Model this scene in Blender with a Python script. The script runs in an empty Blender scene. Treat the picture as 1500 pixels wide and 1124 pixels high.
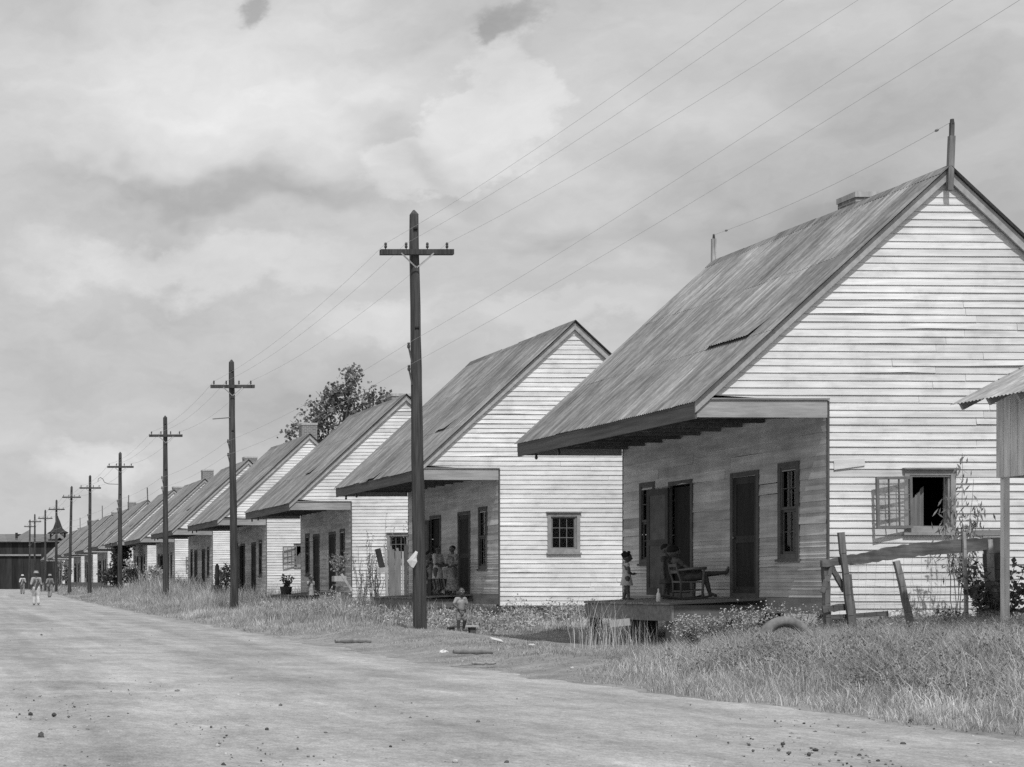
import bpy, math, random
import numpy as np
from mathutils import Vector, Matrix, Quaternion
R = math.radians
scene = bpy.context.scene
col = scene.collection
rng = random.Random(7)
nrng = np.random.default_rng(11)
F, PX, PY = 2235.0, -65.0, 861.0        # focal length in photo pixels, vanishing point of the street


def at(px, py, Y):
    return Vector(((px - PX) * Y / F, Y, (PY - py) * Y / F))


def smooth(a, b, x):
    t = np.clip((np.asarray(x, float) - a) / (b - a), 0, 1)
    return t * t * (3 - 2 * t)


# ------------------------------------------------------------------ terrain
def road_z(Y):
    return np.interp(Y, [0, 25, 50, 77, 113, 140, 200, 240], [-1.27, -1.25, -1.08, -.91, -.72, -.52, -.32, -.22])


def road_edge(Y):
    Y = np.asarray(Y, float)
    e = np.interp(Y, [0, 13, 20, 25, 40, 62, 90, 115, 150, 260], [9.9, 9.05, 8.35, 8.0, 7.75, 7.5, 7.9, 8.5, 9.6, 9.6])
    return e + .12 * np.sin(Y * 1.7) + .07 * np.sin(Y * 4.3 + 1) + .05 * np.sin(Y * 9.1 + 2)


def ground_z(X, Y):
    X = np.asarray(X, float); Y = np.asarray(Y, float)
    r = road_z(Y)
    v = np.interp(Y, [0, 18, 27, 34, 56, 74, 113, 140, 200, 240], [-1.15, -1.1, -1.03, -.9, -.92, -.82, -.6, -.42, -.25, -.2])
    h = np.interp(Y, [0, 20, 25, 34, 40, 60, 85, 130, 160, 240], [-.9, -.95, -1.1, -1.12, -1.05, -1.0, -.88, -.5, -.35, -.2])
    y2 = np.interp(Y, [0, 20, 26, 40, 60, 85, 130, 160, 240], [-.8, -.82, -.9, -1.0, -.98, -.88, -.5, -.35, -.2])
    e = road_edge(Y)
    z = r + (v - r) * smooth(e - .1, e + 2.0, X)
    z = z + (h - v) * smooth(10.3, 12.0, X)
    z = z + (y2 - h) * smooth(13, 15.5, X)
    bump = .025 * np.sin(X * 2.1 + Y * .7) * np.sin(Y * 1.3 - X * .8) + .02 * np.sin(X * 5.3 + 1.7) * np.sin(Y * 3.7)
    z = z + bump * smooth(e, e + 1, X)
    far = smooth(260, 600, Y)
    return z * (1 - far) + (-.3) * far


# ------------------------------------------------------------------ materials
MATS = {}


def nodes_of(name):
    m = bpy.data.materials.new(name); m.use_nodes = True
    nt = m.node_tree; nt.nodes.clear()
    return m, nt


def N(nt, typ, **kw):
    n = nt.nodes.new(typ)
    for k, v in kw.items():
        setattr(n, k, v)
    return n


def L(nt, a, b):
    nt.links.new(a, b)


def mat(name, base, layers=(), rough=.85, spec=.2, bump=0, bump_layer=0, translucent=0, metal=0, world=False):
    """grey base colour x per-face tone x several noise layers (scale xyz, detail, low, high [, contrast])"""
    m, nt = nodes_of(name)
    out = N(nt, 'ShaderNodeOutputMaterial'); bs = N(nt, 'ShaderNodeBsdfPrincipled')
    bs.inputs['Roughness'].default_value = rough
    bs.inputs['Specular IOR Level'].default_value = spec
    bs.inputs['Metallic'].default_value = metal
    at_ = N(nt, 'ShaderNodeAttribute', attribute_name='tone')
    cur = N(nt, 'ShaderNodeMath', operation='MULTIPLY'); cur.inputs[1].default_value = base
    L(nt, at_.outputs['Fac'], cur.inputs[0]); cur = cur.outputs[0]
    tc = N(nt, 'ShaderNodeTexCoord'); oi = N(nt, 'ShaderNodeObjectInfo')
    off = N(nt, 'ShaderNodeMath', operation='MULTIPLY'); off.inputs[1].default_value = 0 if world else 60
    L(nt, oi.outputs['Random'], off.inputs[0])
    add = N(nt, 'ShaderNodeVectorMath', operation='ADD')
    if world:
        geo = N(nt, 'ShaderNodeNewGeometry'); L(nt, geo.outputs['Position'], add.inputs[0])
    else:
        L(nt, tc.outputs['Object'], add.inputs[0])
    L(nt, off.outputs[0], add.inputs[1])
    facs = []
    for ly in layers:
        sc, det, lo, hi = ly[:4]; con = ly[4] if len(ly) > 4 else (.3, .7)
        mp = N(nt, 'ShaderNodeVectorMath', operation='MULTIPLY'); mp.inputs[1].default_value = sc
        L(nt, add.outputs[0], mp.inputs[0])
        nz = N(nt, 'ShaderNodeTexNoise'); nz.inputs['Scale'].default_value = 1; nz.inputs['Detail'].default_value = det
        nz.inputs['Roughness'].default_value = .6
        L(nt, mp.outputs[0], nz.inputs['Vector'])
        mr = N(nt, 'ShaderNodeMapRange'); mr.inputs[1].default_value, mr.inputs[2].default_value = con
        mr.inputs[3].default_value, mr.inputs[4].default_value = lo, hi
        L(nt, nz.outputs['Fac'], mr.inputs[0])
        mu = N(nt, 'ShaderNodeMath', operation='MULTIPLY'); L(nt, cur, mu.inputs[0]); L(nt, mr.outputs[0], mu.inputs[1])
        cur = mu.outputs[0]; facs.append(nz.outputs['Fac'])
    cc = N(nt, 'ShaderNodeCombineColor')
    for i in range(3):
        L(nt, cur, cc.inputs[i])
    L(nt, cc.outputs[0], bs.inputs['Base Color'])
    if bump and facs:
        bp = N(nt, 'ShaderNodeBump'); bp.inputs['Strength'].default_value = bump; bp.inputs['Distance'].default_value = .02
        L(nt, facs[bump_layer], bp.inputs['Height']); L(nt, bp.outputs[0], bs.inputs['Normal'])
    if translucent:
        tr = N(nt, 'ShaderNodeBsdfTranslucent'); L(nt, cc.outputs[0], tr.inputs['Color'])
        mx = N(nt, 'ShaderNodeMixShader'); mx.inputs[0].default_value = translucent
        L(nt, bs.outputs[0], mx.inputs[1]); L(nt, tr.outputs[0], mx.inputs[2]); L(nt, mx.outputs[0], out.inputs[0])
    else:
        L(nt, bs.outputs[0], out.inputs[0])
    MATS[name] = m
    return m


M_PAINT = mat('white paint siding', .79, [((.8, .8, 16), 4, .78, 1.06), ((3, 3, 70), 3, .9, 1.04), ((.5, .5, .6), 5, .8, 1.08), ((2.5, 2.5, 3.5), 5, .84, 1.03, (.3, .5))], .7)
M_PORCH = mat('grey porch paint', .6, [((1.2, 1.2, 10), 4, .7, 1.12), ((.5, .5, .6), 3, .75, 1.15), ((7, 7, 1.5), 3, .9, 1.05)], .8)  # greyer base than the gable paint
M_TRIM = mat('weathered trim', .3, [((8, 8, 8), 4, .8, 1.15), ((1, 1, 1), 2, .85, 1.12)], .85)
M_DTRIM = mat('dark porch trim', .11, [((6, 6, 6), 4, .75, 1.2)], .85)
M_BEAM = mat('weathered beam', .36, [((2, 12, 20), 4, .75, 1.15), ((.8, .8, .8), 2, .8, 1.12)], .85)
M_FASC = mat('shade-toned fascia', .13, [((12, .8, 18), 4, .65, 1.25)], .85)  # eave shade put into a darker base than the beam's
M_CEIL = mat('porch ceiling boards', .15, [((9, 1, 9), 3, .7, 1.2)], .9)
M_DECK = mat('weathered deck boards', .21, [((1.5, 14, 14), 4, .7, 1.25), ((1, 1, 1), 2, .8, 1.15)], .85)
M_FENCE = mat('grey fence wood', .17, [((14, 14, 1.8), 4, .6, 1.3), ((2, 2, 2), 3, .7, 1.2)], .9)
M_RAIL = mat('weathered rail wood', .13, [((1.8, 14, 22), 4, .55, 1.4), ((3, 3, 3), 3, .7, 1.25)], .9)
M_PALEW = mat('pale plank', .42, [((14, 14, 1.6), 4, .7, 1.15)], .85)
M_ROOF = mat('rusted corrugated iron', .225, [((.6, 9, .6), 5, .62, 1.28), ((.9, 2.2, .9), 5, .66, 1.26), ((.5, .5, .5), 3, .85, 1.12), ((2.2, 26, 2.2), 3, .72, 1.25), ((9, 14, 9), 3, .82, 1.15)], .8, .15)
M_POLE = mat('creosoted pole wood', .06, [((26, 26, 1.2), 4, .55, 1.5), ((3, 3, .5), 3, .75, 1.3)], .85)
M_BRICK_NODES = None
M_GLASSI = mat('insulator glass', .06, [], .2, .5)
M_METAL = mat('dull metal', .18, [((20, 20, 20), 2, .8, 1.2)], .5, .4)
M_WIRE = mat('wire', .42, [], .6)
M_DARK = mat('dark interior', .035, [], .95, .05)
M_DOOR = mat('dark door', .038, [((8, 8, 1.5), 3, .7, 1.3)], .8)
M_SCREEN = mat('screen door mesh', .075, [((3, 3, 3), 3, .7, 1.25)], .8)
M_ROAD = mat('packed gravel road', .335, [((.55, .28, 1), 5, .8, 1.14), ((2.6, 1.2, 1), 6, .8, 1.13), ((13, 9, 1), 4, .8, 1.15), ((55, 45, 1), 3, .7, 1.22), ((1.1, .03, 1), 3, .8, 1.13), ((.35, 1.1, 1), 5, .86, 1.1)], .95, .1, .5, 2, world=True)
M_SOIL = mat('yard soil', .21, [((1.2, 1.2, 1), 5, .65, 1.35), ((12, 12, 1), 4, .75, 1.2), ((60, 60, 1), 2, .75, 1.2)], .95, .1, .5, 1, world=True)
M_GRASS = mat('dry grass', .47, [((.8, .5, .8), 3, .66, 1.2)], .7, .2, translucent=.35, world=True)
M_WEED = mat('weed leaves', .25, [((1.3, 1.3, 1.3), 4, .5, 1.45)], .6, .25, translucent=.25, world=True)
M_PLEAF = mat('pale weed leaves', .38, [((1.6, 1.6, 1.6), 3, .75, 1.25)], .6, .25, translucent=.25, world=True)
M_LEAF = mat('dark leaves', .1, [((1.2, 1.2, 1.2), 3, .75, 1.3)], .5, .35, translucent=.25, world=True)
M_TREE = mat('tree leaves', .17, [((.9, .9, .9), 3, .7, 1.3)], .5, .35, translucent=.25, world=True)
M_FLOWER = mat('small pale flowers', .5, [], .7)
M_STEM = mat('plant stems', .16, [], .8)
M_BARK = mat('bark', .08, [((12, 12, 3), 3, .7, 1.3)], .9)
M_STONE = mat('clods and stones', .2, [((20, 20, 20), 3, .7, 1.3)], .95)
M_SKIN = mat('dark skin', .075, [((14, 14, 14), 2, .85, 1.15)], .5, .35)
M_HAIR = mat('black hair', .012, [((60, 60, 60), 2, .7, 1.4)], .8)
M_EYEW = mat('eye white', .5, [], .4)
M_CLIGHT = mat('light cotton', .5, [((9, 9, 9), 3, .75, 1.1)], .9)
M_CMID = mat('grey cotton print', .19, [((26, 26, 26), 2, .6, 1.4, (.42, .58)), ((5, 5, 5), 2, .8, 1.15)], .9)
M_CWORK = mat('faded work cloth', .3, [((9, 9, 9), 3, .7, 1.15)], .9)
M_CDARK = mat('dark cloth', .07, [((9, 9, 9), 3, .7, 1.3)], .9)
M_RUBBER = mat('weathered tyre rubber', .17, [((10, 10, 10), 3, .7, 1.25)], .9)
M_POT = mat('old tub metal', .13, [((6, 6, 3), 3, .7, 1.3)], .7)
M_PAPER = mat('paper', .7, [((6, 6, 6), 3, .85, 1.05)], .9)
M_FACT = mat('blackened mill boards', .032, [((3, 3, .4), 3, .7, 1.4)], .9)
M_FROOF = mat('mill roof', .14, [((.6, .6, .6), 3, .8, 1.2)], .8)
M_CURT = mat('grey curtain', .2, [((6, 6, 1.5), 2, .8, 1.2)], .9)


def brick_mat():
    m, nt = nodes_of('chimney brick')
    out = N(nt, 'ShaderNodeOutputMaterial'); bs = N(nt, 'ShaderNodeBsdfPrincipled'); bs.inputs['Roughness'].default_value = .9
    tc = N(nt, 'ShaderNodeTexCoord'); sx = N(nt, 'ShaderNodeSeparateXYZ'); L(nt, tc.outputs['Object'], sx.inputs[0])
    ad = N(nt, 'ShaderNodeMath', operation='ADD'); L(nt, sx.outputs[0], ad.inputs[0]); L(nt, sx.outputs[1], ad.inputs[1])
    cb = N(nt, 'ShaderNodeCombineXYZ'); L(nt, ad.outputs[0], cb.inputs[0]); L(nt, sx.outputs[2], cb.inputs[1])
    br = N(nt, 'ShaderNodeTexBrick'); br.inputs['Scale'].default_value = 1
    br.inputs['Brick Width'].default_value = .21; br.inputs['Row Height'].default_value = .075; br.inputs['Mortar Size'].default_value = .009
    br.inputs['Color1'].default_value = (.13, .13, .13, 1); br.inputs['Color2'].default_value = (.2, .2, .2, 1); br.inputs['Mortar'].default_value = (.36, .36, .36, 1)
    L(nt, cb.outputs[0], br.inputs['Vector']); L(nt, br.outputs['Color'], bs.inputs['Base Color']); L(nt, bs.outputs[0], out.inputs[0])
    return m


M_BRICK = brick_mat()


def glass_mat():
    m, nt = nodes_of('window glass')
    out = N(nt, 'ShaderNodeOutputMaterial'); tr = N(nt, 'ShaderNodeBsdfTransparent'); tr.inputs[0].default_value = (.8, .8, .8, 1)
    gl = N(nt, 'ShaderNodeBsdfGlossy'); gl.inputs['Roughness'].default_value = .08
    fr = N(nt, 'ShaderNodeFresnel'); fr.inputs[0].default_value = 1.5
    mx = N(nt, 'ShaderNodeMixShader'); L(nt, fr.outputs[0], mx.inputs[0]); L(nt, tr.outputs[0], mx.inputs[1]); L(nt, gl.outputs[0], mx.inputs[2])
    L(nt, mx.outputs[0], out.inputs[0])
    return m


M_GLASS = glass_mat()


# ------------------------------------------------------------------ mesh builder
class MB:
    def __init__(s):
        s.v = []; s.f = []; s.t = []

    def face(s, pts, tone=1.0):
        b = len(s.v); s.v += [tuple(p) for p in pts]; s.f.append(tuple(range(b, b + len(pts)))); s.t.append(tone)

    def box(s, a, b, tone=1.0, M=None):
        x0, y0, z0 = a; x1, y1, z1 = b
        P = [Vector(p) for p in ((x0, y0, z0), (x1, y0, z0), (x1, y1, z0), (x0, y1, z0), (x0, y0, z1), (x1, y0, z1), (x1, y1, z1), (x0, y1, z1))]
        if M is not None:
            P = [M @ p for p in P]
        b0 = len(s.v); s.v += [tuple(p) for p in P]
        for q in ((0, 3, 2, 1), (4, 5, 6, 7), (0, 1, 5, 4), (1, 2, 6, 5), (2, 3, 7, 6), (3, 0, 4, 7)):
            s.f.append(tuple(b0 + i for i in q)); s.t.append(tone)

    def bar(s, p0, p1, w, h, tone=1.0, up=(0, 0, 1)):
        """square bar from p0 to p1, w across, h along 'up'"""
        p0 = Vector(p0); p1 = Vector(p1); d = p1 - p0; ln = d.length; d.normalize()
        x = d.cross(Vector(up))
        if x.length < 1e-4:
            x = Vector((1, 0, 0))
        x.normalize(); z = x.cross(d)
        M = Matrix((x, d, z)).transposed().to_4x4(); M.translation = p0
        s.box((-w / 2, 0, -h / 2), (w / 2, ln, h / 2), tone, M)

    def tube(s, pts, rad, n=8, tone=1.0, cap=True, jitter=0, rg=rng):
        pts = [Vector(p) for p in pts]
        if not hasattr(rad, '__len__'):
            rad = [rad] * len(pts)
        b0 = len(s.v); ref = Vector((.31, .17, .93)).normalized()
        for i, p in enumerate(pts):
            d = (pts[min(i + 1, len(pts) - 1)] - pts[max(i - 1, 0)]).normalized()
            x = d.cross(ref if abs(d.dot(ref)) < .97 else Vector((1, 0, 0))).normalized(); y = d.cross(x)
            for k in range(n):
                a = 2 * math.pi * k / n; r = rad[i] * (1 + (rg.uniform(-jitter, jitter) if jitter else 0))
                s.v.append(tuple(p + x * math.cos(a) * r + y * math.sin(a) * r))
        for i in range(len(pts) - 1):
            for k in range(n):
                k2 = (k + 1) % n
                s.f.append((b0 + i * n + k, b0 + i * n + k2, b0 + (i + 1) * n + k2, b0 + (i + 1) * n + k)); s.t.append(tone)
        if cap:
            s.f.append(tuple(b0 + k for k in reversed(range(n)))); s.t.append(tone)
            s.f.append(tuple(b0 + (len(pts) - 1) * n + k for k in range(n))); s.t.append(tone)

    def lathe(s, prof, n=14, tone=1.0, M=None, cap=True):
        b0 = len(s.v)
        for r, z in prof:
            for k in range(n):
                a = 2 * math.pi * k / n; p = Vector((r * math.cos(a), r * math.sin(a), z))
                s.v.append(tuple(M @ p if M is not None else p))
        for i in range(len(prof) - 1):
            for k in range(n):
                k2 = (k + 1) % n
                s.f.append((b0 + i * n + k, b0 + i * n + k2, b0 + (i + 1) * n + k2, b0 + (i + 1) * n + k)); s.t.append(tone)
        if cap:
            s.f.append(tuple(b0 + k for k in reversed(range(n)))); s.t.append(tone)
            s.f.append(tuple(b0 + (len(prof) - 1) * n + k for k in range(n))); s.t.append(tone)

    def ell(s, c, r, nu=10, nv=7, tone=1.0, M=None):
        c = Vector(c); b0 = len(s.v)
        for j in range(nv + 1):
            th = math.pi * j / nv
            for k in range(nu):
                a = 2 * math.pi * k / nu
                p = Vector((r[0] * math.sin(th) * math.cos(a), r[1] * math.sin(th) * math.sin(a), r[2] * math.cos(th)))
                if M is not None:
                    p = M @ p
                s.v.append(tuple(c + p))
        for j in range(nv):
            for k in range(nu):
                k2 = (k + 1) % nu
                s.f.append((b0 + j * nu + k, b0 + (j + 1) * nu + k, b0 + (j + 1) * nu + k2, b0 + j * nu + k2)); s.t.append(tone)

    def build(s, name, m, parent=None, smooth_=False):
        me = bpy.data.meshes.new(name); me.from_pydata(s.v, [], s.f)
        a = me.attributes.new('tone', 'FLOAT', 'FACE'); a.data.foreach_set('value', s.t)
        if smooth_:
            me.polygons.foreach_set('use_smooth', [True] * len(me.polygons))
        me.materials.append(m); me.update()
        return link(name, me, parent)


def link(name, me, parent=None):
    o = bpy.data.objects.new(name, me); col.objects.link(o)
    if parent is not None:
        o.parent = parent
    return o


def np_mesh(name, V, faces, tones, m, parent=None):
    """faces: (n,4) int array of quads"""
    me = bpy.data.meshes.new(name)
    n = len(faces); k = faces.shape[1]
    me.vertices.add(len(V)); me.vertices.foreach_set('co', np.ascontiguousarray(V, np.float32).ravel())
    me.loops.add(n * k); me.loops.foreach_set('vertex_index', np.ascontiguousarray(faces, np.int32).ravel())
    me.polygons.add(n); me.polygons.foreach_set('loop_start', np.arange(0, n * k, k, dtype=np.int32))
    me.update(calc_edges=True)
    a = me.attributes.new('tone', 'FLOAT', 'FACE'); a.data.foreach_set('value', np.ascontiguousarray(tones, np.float32))
    me.materials.append(m)
    return link(name, me, parent)


def empty(name, loc, rz=0):
    o = bpy.data.objects.new(name, None); col.objects.link(o); o.location = loc; o.rotation_euler = (0, 0, rz); o.empty_display_size = .2
    return o


def tag(o, label=None, cat=None, group=None, kind=None):
    if label: o['label'] = label
    if cat: o['category'] = cat
    if group: o['group'] = group
    if kind: o['kind'] = kind
    return o


def copy_tree(o, parent=None, skip=()):
    c = o.copy(); col.objects.link(c); c.parent = parent
    for ch in list(o.children):
        if ch.name.split('.')[0] not in skip:
            copy_tree(ch, c, skip)
    return c


# ------------------------------------------------------------------ world, sun, camera
SUN_EL, SUN_AZX = 60.0, -.07           # the sun stands behind the camera, nearly in line with the street
w = bpy.data.worlds.new('World'); scene.world = w; w.use_nodes = True
nt = w.node_tree; nt.nodes.clear()
out = N(nt, 'ShaderNodeOutputWorld'); b1 = N(nt, 'ShaderNodeBackground'); b2 = N(nt, 'ShaderNodeBackground'); mxs = N(nt, 'ShaderNodeMixShader')
sky = N(nt, 'ShaderNodeTexSky', sky_type='NISHITA', sun_disc=False); sky.sun_elevation = R(SUN_EL); sky.sun_rotation = R(180)
bw = N(nt, 'ShaderNodeRGBToBW'); L(nt, sky.outputs[0], bw.inputs[0]); L(nt, bw.outputs[0], b1.inputs[0]); b1.inputs[1].default_value = .085
tc = N(nt, 'ShaderNodeTexCoord'); sep = N(nt, 'ShaderNodeSeparateXYZ'); L(nt, tc.outputs['Generated'], sep.inputs[0])
az = N(nt, 'ShaderNodeMath', operation='ARCTAN2'); L(nt, sep.outputs[0], az.inputs[0]); L(nt, sep.outputs[1], az.inputs[1])
el = N(nt, 'ShaderNodeMath', operation='ARCSINE'); L(nt, sep.outputs[2], el.inputs[0])
ae = N(nt, 'ShaderNodeCombineXYZ'); L(nt, az.outputs[0], ae.inputs[0]); L(nt, el.outputs[0], ae.inputs[1])


def wnoise(scale, vec, det=5, rough=.55, sc=1.0):
    mp = N(nt, 'ShaderNodeVectorMath', operation='MULTIPLY'); mp.inputs[1].default_value = scale; L(nt, vec, mp.inputs[0])
    nz = N(nt, 'ShaderNodeTexNoise'); nz.inputs['Scale'].default_value = sc; nz.inputs['Detail'].default_value = det; nz.inputs['Roughness'].default_value = rough
    L(nt, mp.outputs[0], nz.inputs['Vector'])
    return nz


def mth(op, a, b=None, c=None):
    n = N(nt, 'ShaderNodeMath', operation=op)
    for i, x in enumerate((a, b, c)):
        if x is None: continue
        if isinstance(x, (int, float)): n.inputs[i].default_value = x
        else: L(nt, x, n.inputs[i])
    return n.outputs[0]


def distort(amount, scale, det):
    nz = wnoise((1, 1.5, 1), ae.outputs[0], det, .6, scale)
    sb = N(nt, 'ShaderNodeVectorMath', operation='SUBTRACT'); L(nt, nz.outputs['Color'], sb.inputs[0]); sb.inputs[1].default_value = (.5, .5, .5)
    sc_ = N(nt, 'ShaderNodeVectorMath', operation='SCALE'); L(nt, sb.outputs[0], sc_.inputs[0]); sc_.inputs['Scale'].default_value = amount
    ad = N(nt, 'ShaderNodeVectorMath', operation='ADD'); L(nt, ae.outputs[0], ad.inputs[0]); L(nt, sc_.outputs[0], ad.inputs[1])
    return ad.outputs[0]


soft = distort(.10, 9, 4)
puffy = distort(.085, 16, 8)
puffy2 = distort(.11, 24, 9)


def blob(px, py, rx, ry, vec, r0=1.0, r1=.2, rot=0):
    d = Vector(((px - PX) / F, 1, (PY - py) / F)).normalized()
    a0, e0 = math.atan2(d.x, d.y), math.asin(d.z)
    sb = N(nt, 'ShaderNodeVectorMath', operation='SUBTRACT'); L(nt, vec, sb.inputs[0]); sb.inputs[1].default_value = (a0, e0, 0)
    cur = sb.outputs[0]
    if rot:
        vr = N(nt, 'ShaderNodeVectorRotate', rotation_type='Z_AXIS'); vr.inputs['Angle'].default_value = R(rot); L(nt, cur, vr.inputs['Vector']); cur = vr.outputs[0]
    ml = N(nt, 'ShaderNodeVectorMath', operation='MULTIPLY'); ml.inputs[1].default_value = (F / rx, F / ry, 0); L(nt, cur, ml.inputs[0])
    ln = N(nt, 'ShaderNodeVectorMath', operation='LENGTH'); L(nt, ml.outputs[0], ln.inputs[0])
    mr = N(nt, 'ShaderNodeMapRange', interpolation_type='SMOOTHSTEP'); mr.inputs[1].default_value = r0; mr.inputs[2].default_value = r1; L(nt, ln.outputs['Value'], mr.inputs[0])
    return mr.outputs[0]


n1 = wnoise((2.2, 6.5, 1), soft, 6, .55, 2.2); n2 = wnoise((4, 9, 1), puffy, 6, .6, 3.0)
val = mth('MULTIPLY_ADD', n1.outputs['Fac'], .38, .375)
val = mth('MULTIPLY_ADD', n2.outputs['Fac'], .22, mth('SUBTRACT', val, .105))
for (px, py, rx, ry, vec, amp, r0, r1, rot) in (
        (300, 120, 420, 170, soft, .19, 1.1, .1, 0), (230, 215, 210, 60, puffy, .06, 1.0, .5, 0), (480, 150, 150, 80, puffy, .05, 1.0, .4, 0), (330, 275, 330, 34, soft, -.12, 1.2, .1, 4), (600, 215, 190, 40, soft, -.11, 1.2, .1, 38),
        (790, 220, 190, 130, soft, .07, 1.2, .1, 0), (880, 300, 150, 60, puffy, .05, 1.0, .3, 30), (300, 385, 330, 55, puffy, .11, 1.0, .4, 0),
        (980, 350, 520, 46, soft, -.12, 1.2, .1, 5), (1350, 260, 330, 120, soft, -.07, 1.2, .1, 0), (1100, 190, 230, 60, soft, .07, 1.2, .1, 25),
        (830, 460, 170, 40, puffy, .08, 1.0, .5, 0), (560, 470, 100, 40, puffy, .07, 1.0, .5, 0), (140, 680, 110, 60, puffy, .12, 1.0, .5, 0), (460, 560, 300, 80, soft, -.04, 1.2, .1, 0)):
    val = mth('MULTIPLY_ADD', blob(px, py, rx, ry, vec, r0, r1, rot), amp, val)
cum = mth('MAXIMUM', blob(745, 140, 70, 105, puffy2, 1.05, .6, -14), mth('MAXIMUM', blob(655, 235, 125, 48, puffy2, 1.05, .6, 0), blob(690, 190, 80, 60, puffy2, 1.05, .6, 0)))
val = mth('MULTIPLY_ADD', cum, .095, val)
rag = distort(.034, 34, 8)
gap = mth('ADD', blob(374, 20, 24, 17, rag, 1.2, .35), mth('ADD', blob(747, 26, 46, 24, rag, 1.2, .35), blob(712, 48, 22, 16, rag, 1.2, .35)))
# away from this part of the sky: open breaks between clouds by noise
val = mth('MAXIMUM', val, .3)
ccw = N(nt, 'ShaderNodeCombineColor')
for i in range(3): L(nt, val, ccw.inputs[i])
L(nt, ccw.outputs[0], b2.inputs[0]); b2.inputs[1].default_value = 1.0
cov = mth('SUBTRACT', 1.0, mth('MULTIPLY', mth('MINIMUM', gap, 1.0), .5))
L(nt, cov, mxs.inputs[0]); L(nt, b1.outputs[0], mxs.inputs[1]); L(nt, b2.outputs[0], mxs.inputs[2]); L(nt, mxs.outputs[0], out.inputs[0])

sl = bpy.data.lights.new('sun', 'SUN'); sl.energy = 3.6; sl.angle = R(.6); sl.color = (1, 1, 1)
so = bpy.data.objects.new('sun', sl); col.objects.link(so)
ce = math.cos(R(SUN_EL)); hv = Vector((SUN_AZX, -1, 0)).normalized()
tosun = Vector((hv.x * ce, hv.y * ce, math.sin(R(SUN_EL))))
so.rotation_euler = (-tosun).to_track_quat('-Z', 'Y').to_euler(); so.location = (0, -20, 40)

cam = bpy.data.cameras.new('camera'); co = bpy.data.objects.new('camera', cam); col.objects.link(co)
cam.sensor_width = 36; cam.sensor_fit = 'HORIZONTAL'; cam.lens = 36 * F / 1500
cam.shift_x = (750 - PX) / 1500; cam.shift_y = (PY - 562) / 1500
cam.clip_end = 9000; cam.clip_start = .1
co.location = (0, 0, 0); co.rotation_euler = (R(90), 0, 0); scene.camera = co
scene.view_settings.view_transform = 'Standard'; scene.view_settings.look = 'None'; scene.view_settings.exposure = 0; scene.view_settings.gamma = 1
scene.cycles.use_denoising = False; scene.cycles.max_bounces = 6; scene.cycles.diffuse_bounces = 3; scene.cycles.transparent_max_bounces = 12

# ------------------------------------------------------------------ ground and road
xs = np.unique(np.concatenate([np.linspace(-3000, -60, 8), np.arange(-60, 2, 6.), np.arange(2, 26, .25), np.arange(26, 90, 6.), np.linspace(90, 4000, 9)]))
ys = np.unique(np.concatenate([np.linspace(-400, 4, 8), np.arange(4, 70, .4), np.arange(70, 260, 1.5), np.linspace(260, 700, 8), np.linspace(700, 6000, 6)]))
XX, YY = np.meshgrid(xs, ys)
ZZ = ground_z(XX, YY)
ZZ = ZZ - .05 * (1 - smooth(-.6, -.15, XX - road_edge(YY)))
V = np.stack([XX, YY, ZZ], -1).reshape(-1, 3)
nx, ny = len(xs), len(ys)
I = (np.arange(ny - 1)[:, None] * nx + np.arange(nx - 1)[None, :]).ravel()
g = np_mesh('ground', V, np.stack([I, I + 1, I + nx + 1, I + nx], -1), np.ones(len(I)), M_SOIL); tag(g, kind='structure')
ys2 = np.concatenate([np.arange(2, 60, .25), np.arange(60, 231, 1.0)]); tx = np.linspace(0, 1, 60)
E = road_edge(ys2) + nrng.normal(0, .05, len(ys2))
X2 = -9 + (E[:, None] + 9) * tx[None, :]; Y2 = np.repeat(ys2[:, None], len(tx), 1)
Z2 = ground_z(X2, Y2) + .004
Z2 += .012 * np.sin(X2 * 1.9 + .2 * Y2) * np.sin(Y2 * .9) + .008 * np.sin(X2 * 4.7) - .03 * smooth(.985, 1, np.repeat(tx[None, :], len(ys2), 0))
V = np.stack([X2, Y2, Z2], -1).reshape(-1, 3); nx, ny = len(tx), len(ys2)
I = (np.arange(ny - 1)[:, None] * nx + np.arange(nx - 1)[None, :]).ravel()
r_ = np_mesh('road', V, np.stack([I, I + 1, I + nx + 1, I + nx], -1), np.ones(len(I)), M_ROAD); tag(r_, kind='structure')

# ------------------------------------------------------------------ houses
LEN, SL, PEAK_U, PEAK_W, EAVE_U = 7.25, .911, 2.0, 6.98, -2.28
BASE = 1.05                                # the root stands 1.05 m below eye level
TH = .03


def roofw(u):
    return PEAK_W - SL * abs(u - PEAK_U)


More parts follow.
